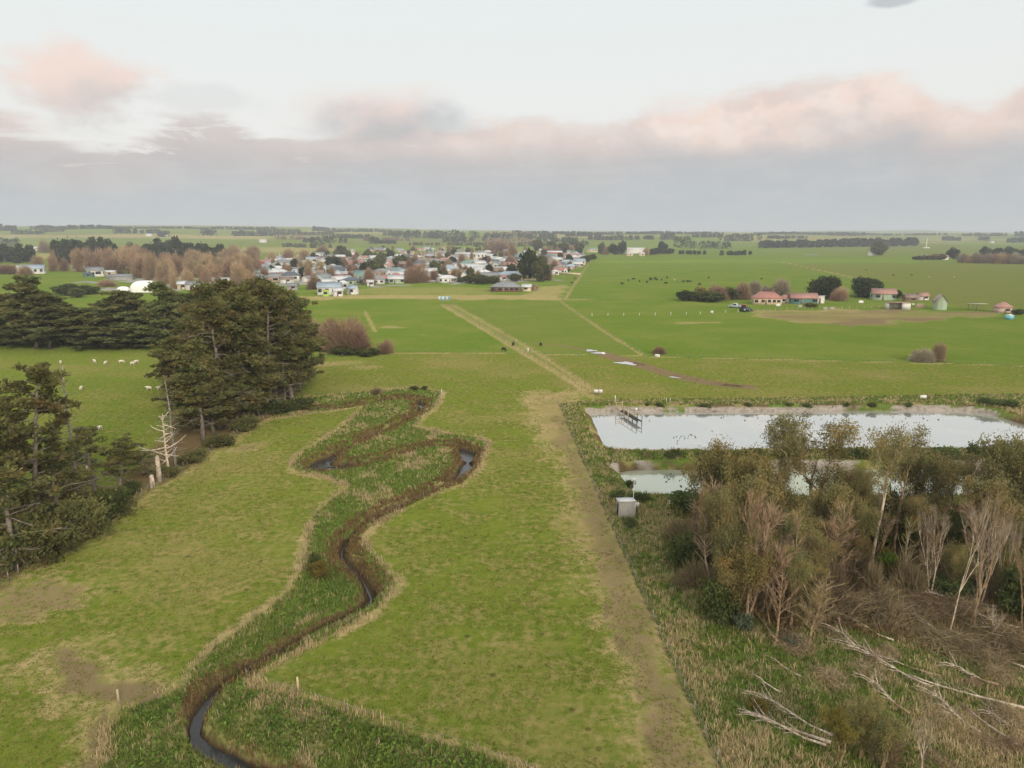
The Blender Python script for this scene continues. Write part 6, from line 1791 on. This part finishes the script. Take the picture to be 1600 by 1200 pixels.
COW_E = [(0, 1), (1, 2), (2, 3), (3, 4), (4, 5), (5, 6), (2, 7), (7, 8), (8, 9), (2, 10), (10, 11), (11, 12), (0, 13), (13, 14), (14, 15), (0, 16), (16, 17), (17, 18), (0, 19), (19, 20)]
cow_stand = [(-.62, 0, 1.05, .30, .36), (0, 0, 1.0, .36, .40), (.58, 0, 1.08, .30, .38), (.88, 0, 1.22, .18, .24), (1.12, 0, 1.32, .15), (1.30, 0, 1.22, .12), (1.50, 0, 1.08, .08),
             (.60, .2, .72, .12), (.62, .2, .40, .075), (.62, .2, .04, .07), (.60, -.2, .72, .12), (.56, -.2, .40, .075), (.55, -.2, .04, .07),
             (-.66, .2, .70, .15), (-.76, .2, .42, .075), (-.70, .2, .04, .07), (-.64, -.2, .70, .15), (-.70, -.2, .42, .075), (-.64, -.2, .04, .07), (-.92, 0, 1.12, .06), (-.98, 0, .6, .03)]
cow_graze = [list(v) for v in cow_stand]
for i, q in ((3, (.90, 0, 1.0)), (4, (1.14, 0, .68)), (5, (1.26, 0, .38)), (6, (1.36, 0, .14))): cow_graze[i][:3] = q
COWS = [skin_mesh('cow', cow_stand, COW_E), skin_mesh('cow', cow_graze, COW_E)]
SHEEPM = [skin_mesh('sheep', [(v[0] * .56, v[1] * .6, v[2] * .60, v[3] * (.72 if i in (0, 1, 2) else .5), (v[4] if len(v) > 4 else v[3]) * (.72 if i in (0, 1, 2) else .5)) for i, v in enumerate(src)], COW_E) for src in (cow_stand, cow_graze)]
DUCKM = skin_mesh('duck', [(-.22, 0, .06, .05), (-.08, 0, .07, .10), (.08, 0, .08, .10), (.17, 0, .16, .05), (.20, 0, .26, .055), (.29, 0, .25, .02)], [(0, 1), (1, 2), (2, 3), (3, 4), (4, 5)])
for m_ in COWS + SHEEPM + [DUCKM]: m_.polygons.foreach_set('use_smooth', np.ones(len(m_.polygons), bool))


def animal(name, me, mat, p, label, cat, grp, px, sc=1.0):
    o = link(name, me, M[mat], loc=p); o.rotation_euler = (0, 0, rt.uniform(0, 6.28)); o.scale = (sc,) * 3
    return tag(o, label, cat, grp, px)


for px, py in ((972, 445), (982, 439.5), (990, 437.5), (999, 441), (1011, 442.5), (1017, 438.5), (1016, 437), (1023, 436.5), (1026, 438.5), (1034, 438.5), (1042, 435.5), (1040, 444), (1068, 441.5), (1074, 441), (1078, 441.5), (1093, 446), (1107, 435.5)):
    animal('cow', rt.choice(COWS), 'cow_black', G(px, py), 'black cow of the herd in the large green field, {o}', 'cow', 'black cows of the field herd', px, 1.25)
for px, py, lab in ((1190, 436.5, 'lone black cow right of the field herd'), (893, 443.5, 'black cow beside the fence at the town edge'), (899, 436.5, 'dark cow at the town edge fence, farther back'), (787, 549, 'black cow by the boundary at the race'), (802, 541, 'black cow standing on the farm race'), (845, 541, 'black cow right of the farm race'),
                    (1353, 423, 'dark cow far off above the round trees'), (1396, 431, 'dark cow above the pale green hut'), (1424, 431, 'dark cow far right of the round trees')):
    animal('cow', rt.choice(COWS), 'cow_black', G(px, py), lab, 'cow', None, px, .95)
animal('cow', COWS[0], 'cow_pale', G(1054, 439), 'single pale cow in the middle of the black herd', 'cow', None, 1054, 1.2)
for px, py in ((1452, 434), (1491, 434)):
    animal('sheep', SHEEPM[1], 'sheep', G(px, py), 'pale sheep in the far right olive field, {o}', 'sheep', None, px, 1.5)
for px, py in ((95, 569), (148, 567.5), (165, 570), (190, 568), (207, 571), (213, 568)):
    animal('sheep', rt.choice(SHEEPM), 'sheep', G(px, py), 'white sheep in the line grazing along the pine row, {o}', 'sheep', 'sheep in the left paddock', px, 1.25)
for px, py, lab in ((127, 610, 'white sheep behind the tall dead grey tree'), (233, 610, 'white sheep left of the pine stand edge'), (249, 610, 'pale sheep close under the pine stand edge'), (115, 709, 'white sheep in the near left paddock by the dead tree'), (156, 673, 'white sheep just below the dividing wire fence'), (138, 737, 'cream sheep beneath the low open pine')):
    animal('sheep', rt.choice(SHEEPM), 'sheep', G(px, py), lab, 'sheep', 'sheep in the left paddock', px, 1.2)
for px, py in ((1053, 684), (1057, 682.5), (1062, 685), (1069, 682.5), (1075, 685), (1076, 681), (1079, 679), (1087, 684), (1081, 680), (1059, 689), (1058, 693), (1064, 682), (1070, 685.5), (1086, 682)):
    p = G(px, py, -.62); animal('duck', DUCKM, 'duck', p, 'dark duck in the flock on the big pond, {o}', 'duck', 'flock of ducks on the big pond', px, .62)
for px, py in ((1015, 658), (1127, 653), (1131, 652), (1184, 653.5), (1164, 657), (1116, 696), (1311, 663), (1321, 661), (1415, 654), (1443, 654), (1466, 656), (1395, 652)):
    p = G(px, py, -.62); animal('duck', DUCKM, 'duck', p, 'single duck away from the flock on the big pond, {o}', 'duck', 'scattered ducks on the big pond', px, .8)
for px, py in ((1038, 746), (1045, 749), (1041, 753), (1048, 741)):
    p = G(px, py, -.66); animal('duck', DUCKM, 'duck', p, 'duck on the small pond, {o}', 'duck', 'ducks on the small pond', px, .75)

# ------------------------------------------------------------------ shed, mast, jetty and small things
p = G(979, 809); W, D, H = 2.0, 1.9, 1.85
shed = thing('pump_shed', p + Vector((0, D / 2, 0)), 'small corrugated iron shed beside the ponds', 'shed', rz=.06)
m = MB(); n = 40
pr = []
for s, (x0, y0, x1, y1) in enumerate(((-W / 2, -D / 2, W / 2, -D / 2), (W / 2, -D / 2, W / 2, D / 2), (W / 2, D / 2, -W / 2, D / 2), (-W / 2, D / 2, -W / 2, -D / 2))):
    nx, ny = (y1 - y0), -(x1 - x0); ln = math.hypot(nx, ny)
    for k in range(n):
        f = k / n; o_ = .02 * math.sin(f * n * math.pi / 2) if 0 < k else 0
        pr.append((x0 + (x1 - x0) * f + nx / ln * o_, y0 + (y1 - y0) * f + ny / ln * o_))
N_ = len(pr)
m.add([(x, y, -.1) for x, y in pr] + [(x, y, H + .28 * (.5 - y / D)) for x, y in pr], [(k, (k + 1) % N_, N_ + (k + 1) % N_, N_ + k) for k in range(N_)])
link('wall', m.mesh('wall'), M['shed_wall'], shed)
m = MB()
v = [(-W / 2 - .12, -D / 2 - .12, H + .33), (W / 2 + .12, -D / 2 - .12, H + .33), (W / 2 + .12, D / 2 + .12, H + .02), (-W / 2 - .12, D / 2 + .12, H + .02)]
v += [(x, y, z + .06) for x, y, z in v]
m.add(v, [(0, 3, 2, 1), (4, 5, 6, 7), (0, 1, 5, 4), (1, 2, 6, 5), (2, 3, 7, 6), (3, 0, 4, 7)])
link('roof', m.mesh('roof'), M['roof_white'], shed)
dr = link('door', box_mesh('door', -W / 2 - .06, -W / 2 - .025, -.4, .45, 0, 1.65), M['dark_metal'], shed)
link('handle', box_mesh('handle', -W / 2 - .11, -W / 2 - .062, .36, .42, .95, 1.1), M['wire'], dr)
link('corner_trim', box_mesh('corner_trim', W / 2 - .03, W / 2 + .04, -D / 2 - .05, -D / 2 - .022, 0, H + .25), M['white'], shed)
mp_ = G(989, 800)
mast = thing('antenna_mast', mp_, 'thin antenna mast with guy wire behind the corrugated shed', 'mast')
m = MB(); m.tube([(0, 0, 0), (0, 0, 2), (0, 0, 4.4)], .035, 6); link('pole', m.mesh('pole'), M['white_post'], mast)
link('antenna', box_mesh('antenna', -.16, .16, -.05, .05, 4.3, 4.55), M['white_post'], mast)
m = MB(); m.tube([(0, 0, 4.2), (-1.6, 1.2, 0)], .014, 4); link('guy_wire', m.mesh('guy_wire'), M['wire'], mast)
o = thing('meter_box', G(995, 803), 'white meter box on a post right of the corrugated shed', 'meter box')
link('box', box_mesh('box', -.25, .25, -.15, .15, 1.0, 1.5), M['white_post'], o); link('post', box_mesh('post', -.06, .06, -.06, .06, 0, 1.0), M['dark_metal'], o)
m = MB(); m.tube([(0, 0, -.1), (0, 0, 1.1), (.05, 0, 1.25), (.9, 0, 1.28)], .07, 8)
tag(link('vent_pipe', m.mesh('vent_pipe'), M['white_post'], loc=G(1046, 793)), 'white bent pipe in the grass below the small pond', 'pipe')

a = G(972, 641, .2); b = G(999, 664, -.6); b.z = 0; d = (b - Vector((a.x, a.y, 0)));
jet = thing('jetty', (a.x, a.y, .15), 'narrow timber jetty with handrail reaching into the big pond', 'jetty', rz=math.atan2(d.y, d.x))
L = d.length
m = MB()
for k in range(int(L / .35)): m.box(k * .35, k * .35 + .31, -.45, .45, .0, .06)
link('deck', m.mesh('deck'), M['timber_dark'], jet)
for y in (-.35, .35): link('beam', box_mesh('beam', 0, L, y - .07, y + .07, -.16, -.004), M['timber_dark'], jet)
pm = MB(); pm.box(-.05, .05, -.05, .05, -2.2, .9); pm = pm.mesh('post')
for k in range(5):
    for y in (-.52, .52): link('post', pm, M['timber_dark' if k > 2 else 'timber'], jet, (.1 + (L - .2) * k / 4, y, 0))
for y in (-.62, .62): link('handrail', box_mesh('handrail', 0, L, y - .05 if y > 0 else y - .05, y + .05 - .015, .80, .88), M['timber'], jet)
g_ = thing('gate', (a.x - .5, a.y + .8, .3), 'pale timber gate at the landward end of the jetty', 'gate', rz=.3)
for x in (-.7, .7): link('post', box_mesh('post', x - .07, x + .07, -.07, .07, -.3, 1.5), M['timber'], g_)
for z in (.3, .75, 1.2): link('rail', box_mesh('rail', -.62, .62, -.03, .03, z, z + .1), M['timber'], g_)

for px, py, h, w, lab in ((961, 630, 1.7, .22, 'white marker post on the far bank near the jetty'), (1041, 629, 1.0, .14, 'white marker peg on the far pond bank, the left one of a pair'), (1047, 629, 1.0, .14, 'white marker peg on the far pond bank, the right one of a pair'), (994, 640, .35, .5, 'white float box on the pond lining by the jetty'), (1112, 489, 1.0, 1.3, 'white water tank by the white electric fence'), (690, 616, 1.1, .2, 'white corner post at the far stream bend'),
                           (825, 550, 1.2, .5, 'white gate marker at the race and boundary fence'), (942, 553, .5, 1.2, 'pale concrete culvert block beside the muddy creek'), (1027, 557, .6, 1.6, 'pale concrete trough on the boundary fence')):
    m = MB(); m.tube([(0, 0, -.1), (0, 0, h * .8), (0, 0, h)], [w * .5, w * .48, w * .36], 8)
    nm = 'water_tank' if 'tank' in lab else 'trough' if 'trough' in lab else 'culvert_block' if 'culvert' in lab else 'float_box' if 'float' in lab else 'marker_post'
    tag(link(nm, m.mesh(nm), M['white_post' if 'white' in lab else 'white'], loc=G(px, py)), lab, nm.replace('_', ' '))
for px, py, w, lab in ((931, 617, .9, 'white sign board on the far pond fence, the left of two'), (938, 617, .9, 'white sign board on the far pond fence, the right of two'), (1442, 626, 1.4, 'white sign board behind the big pond on the right')):
    o = thing('sign_board', G(px, py), lab, 'sign')
    link('panel', box_mesh('panel', -w / 2, w / 2, -.03, .03, .5, 1.2), M['white_post'], o)
    for x in (-w * .35, w * .35): link('post', box_mesh('post', x - .04, x + .04, .031, .1, 0, 1.15), M['post'], o)
p = G(694, 469); W = 18 * mpp(p)
o = thing('water_trailer', p, 'pale blue and white striped trough at the head of the farm race', 'trough')
for k in range(6): link('segment', box_mesh('segment', -W / 2 + W * k / 6 + .02, -W / 2 + W * (k + 1) / 6 - .02, -.8, .8, .35, 1.9), M['blue' if k % 2 else 'white_post'], o)
link('base', box_mesh('base', -W / 2 - .2, W / 2 + .2, -.95, .95, 0, .34), M['grey_wall'], o)
o = thing('water_tank', G(1577, 499), 'round blue water tank below the small red hut', 'tank')
m = MB(); m.tube([(0, 0, 0), (0, 0, 1.8)], 1.6, 16); link('body', m.mesh('body'), M['blue'], o)
m = MB(); m.tube([(0, 0, 1.81), (0, 0, 2.2)], [1.55, .3], 16); link('lid', m.mesh('lid'), M['white_post'], o)
p = G(1447, 388); h = ztop(p, 372.5) - p.z
o = thing('wind_mast', p, 'tall slim white mast beside the far shelter row', 'mast')
m = MB(); m.tube([(0, 0, 0), (0, 0, h * .5), (0, 0, h)], [1.1, .9, .7], 8); link('pole', m.mesh('pole'), M['white_post'], o)
link('base', box_mesh('base', -7, 7, -3, 3, 0, 2.5), M['white_post'], o)
p = G(698, 395); h = 26
for px, py, h, lab in ((726, 400, 15, 'white pole beside the long yellow building'), (437, 411, 13, 'white pole above the red roofed building'), (510, 441, 11, 'white pole left of the large white house'), (468, 435, 10, 'pale pole by the dark slate roof'), (604, 420, 10, 'timber power pole in the middle of the town'), (690, 430, 10, 'timber power pole behind the large brown tree'), (757, 436, 9, 'timber power pole over the green scrub'), (742, 438, 9, 'timber power pole left of the green scrub')):
    o = thing('power_pole', G(px, py), lab, 'pole')
    m = MB(); m.tube([(0, 0, 0), (0, 0, h * .6), (0, 0, h)], [.22, .19, .16], 7); link('pole', m.mesh('pole'), M['white_post' if 'white' in lab else 'timber'], o)
    link('crossarm', box_mesh('crossarm', -1.1, 1.1, -.08, .08, h - .9, h - .72), M['timber'], o)


# --- vehicles at the farm
def wheel(o, x, y, r, w, rim=True):
    m = MB(); m.tube([(0, -w / 2, 0), (0, w / 2, 0)], r, 18)
    t_ = link('wheel', m.mesh('wheel'), M['tyre'], o, (x, y, r))
    m = MB(); m.tube([(0, -w / 2 - .02, 0), (0, w / 2 + .02, 0)], r * .55, 12); link('rim', m.mesh('rim'), M['wire'], t_)


def prism(name, prof, y0, y1):
    m = MB(); n = len(prof)
    me = bpy.data.meshes.new(name)
    v = [(x, y0, z) for x, z in prof] + [(x, y1, z) for x, z in prof]
    f = [tuple(range(n)), tuple(range(2 * n - 1, n - 1, -1))] + [(i, n + i, n + (i + 1) % n, (i + 1) % n) for i in range(n)]
    me.from_pydata(v, [], f); me.update(); me.validate()
    return me


o = thing('pickup_truck', G(1149, 481), 'silver grey pickup truck parked left of the farmhouse', 'pickup truck', rz=2.6, sc=(1.25,) * 3)
link('body', prism('body', [(-2.6, .45), (2.5, .45), (2.55, .95), (1.3, 1.08), (-2.6, 1.08)], -.9, .9), M['roof_blue'], o)
link('cab', prism('cab', [(-.7, 1.09), (1.25, 1.09), (.75, 1.75), (-.5, 1.78)], -.82, .82), M['roof_white'], o)
link('window', prism('window', [(-.5, 1.15), (.98, 1.15), (.66, 1.64), (-.42, 1.66)], -.85, .85), M['glass'], o)
for x in (-1.6, 1.65):
    for y in (-.8, .8): wheel(o, x, y, .38, .24)
o = thing('tractor', G(1163, 487), 'dark tractor with loader beside the pickup truck', 'tractor', rz=.3, sc=(1.25,) * 3)
link('hood', prism('hood', [(.2, .75), (2.1, .75), (2.1, 1.45), (.2, 1.6)], -.38, .38), M['teal_wall'], o)
link('cab', prism('cab', [(-1.1, .9), (.18, .9), (.1, 2.5), (-.95, 2.5)], -.65, .65), M['glass'], o)
link('cab_roof', box_mesh('cab_roof', -1.15, .25, -.75, .75, 2.505, 2.65), M['red_wall'], o)
for y in (-.85, .85): wheel(o, -.6, y, .85, .45)
for y in (-.7, .7): wheel(o, 1.6, y, .52, .3)
link('loader_arm', prism('loader_arm', [(.1, 1.35), (1.6, 1.75), (2.9, .7), (2.8, .55), (1.6, 1.58), (.1, 1.2)], -.55, -.43), M['dark_metal'], o)
link('loader_arm', prism('loader_arm', [(.1, 1.35), (1.6, 1.75), (2.9, .7), (2.8, .55), (1.6, 1.58), (.1, 1.2)], .43, .55), M['dark_metal'], o)
link('bucket', prism('bucket', [(2.75, .2), (3.5, .2), (3.0, .8), (2.75, .75)], -.9, .9), M['dark_metal'], o)

# timber piles and bits near the farm and the fence
for px, py, w, lab in ((1345, 473, 2.5, 'white bale left of the implement shed'), (1216, 478, 2.0, 'pale garden trailer before the farmhouse'), (1427, 476, 1.2, 'small white bale right of the implement shed'), (1438, 481, 4.5, 'orange brown timber stack by the implement shed'), (1289, 483, 2.0, 'pale rock at the left of the bare yard'), (1300, 483, 2.2, 'pale rock at the right of the bare yard'), (1250, 480, 2.2, 'grey stone block before the teal shed')):
    p = G(px, py); m = MB()
    rg = np.random.default_rng(int(px)); n = 10
    prf = [(w / 2 * (1 + .1 * rg.normal()) * math.cos(t_), w * .3 * (1 + .1 * rg.normal()) * math.sin(t_)) for t_ in np.linspace(0, 6.28, n, False)]
    v = [(x, y, z * w * .45) for z, k in ((0, 1), (.6, .97), (1, .7)) for x, y in [(a_ * k, b_ * k) for a_, b_ in prf]]
    m.add(v, [(j * n + i, j * n + (i + 1) % n, (j + 1) * n + (i + 1) % n, (j + 1) * n + i) for j in range(2) for i in range(n)], [(2 * n, 2 * n + b_, 2 * n + b_ + 1) for b_ in range(1, n - 1)])
    nm = 'bale' if 'bale' in lab else 'garden_trailer' if 'trailer' in lab else 'timber_stack' if 'timber' in lab else 'rock'
    tag(link(nm, m.mesh(nm), M['timber' if 'timber' in lab else 'white' if 'white' in lab or 'trailer' in lab else 'grey_wall'], loc=p), lab, nm.replace('_', ' '))
for px, py, lab in ((181, 775, 'cut orange stump above the left fence'), (196, 790, 'cut log end leaning on the left fence')):
    m = MB(); m.tube([(0, 0, -.1), (.03, 0, .5), (.1, .05, 1.0)], [.4, .36, .33], 10); tag(link('stump', m.mesh('stump'), M['timber'], loc=G(px, py)), lab, 'stump')

finish_labels()
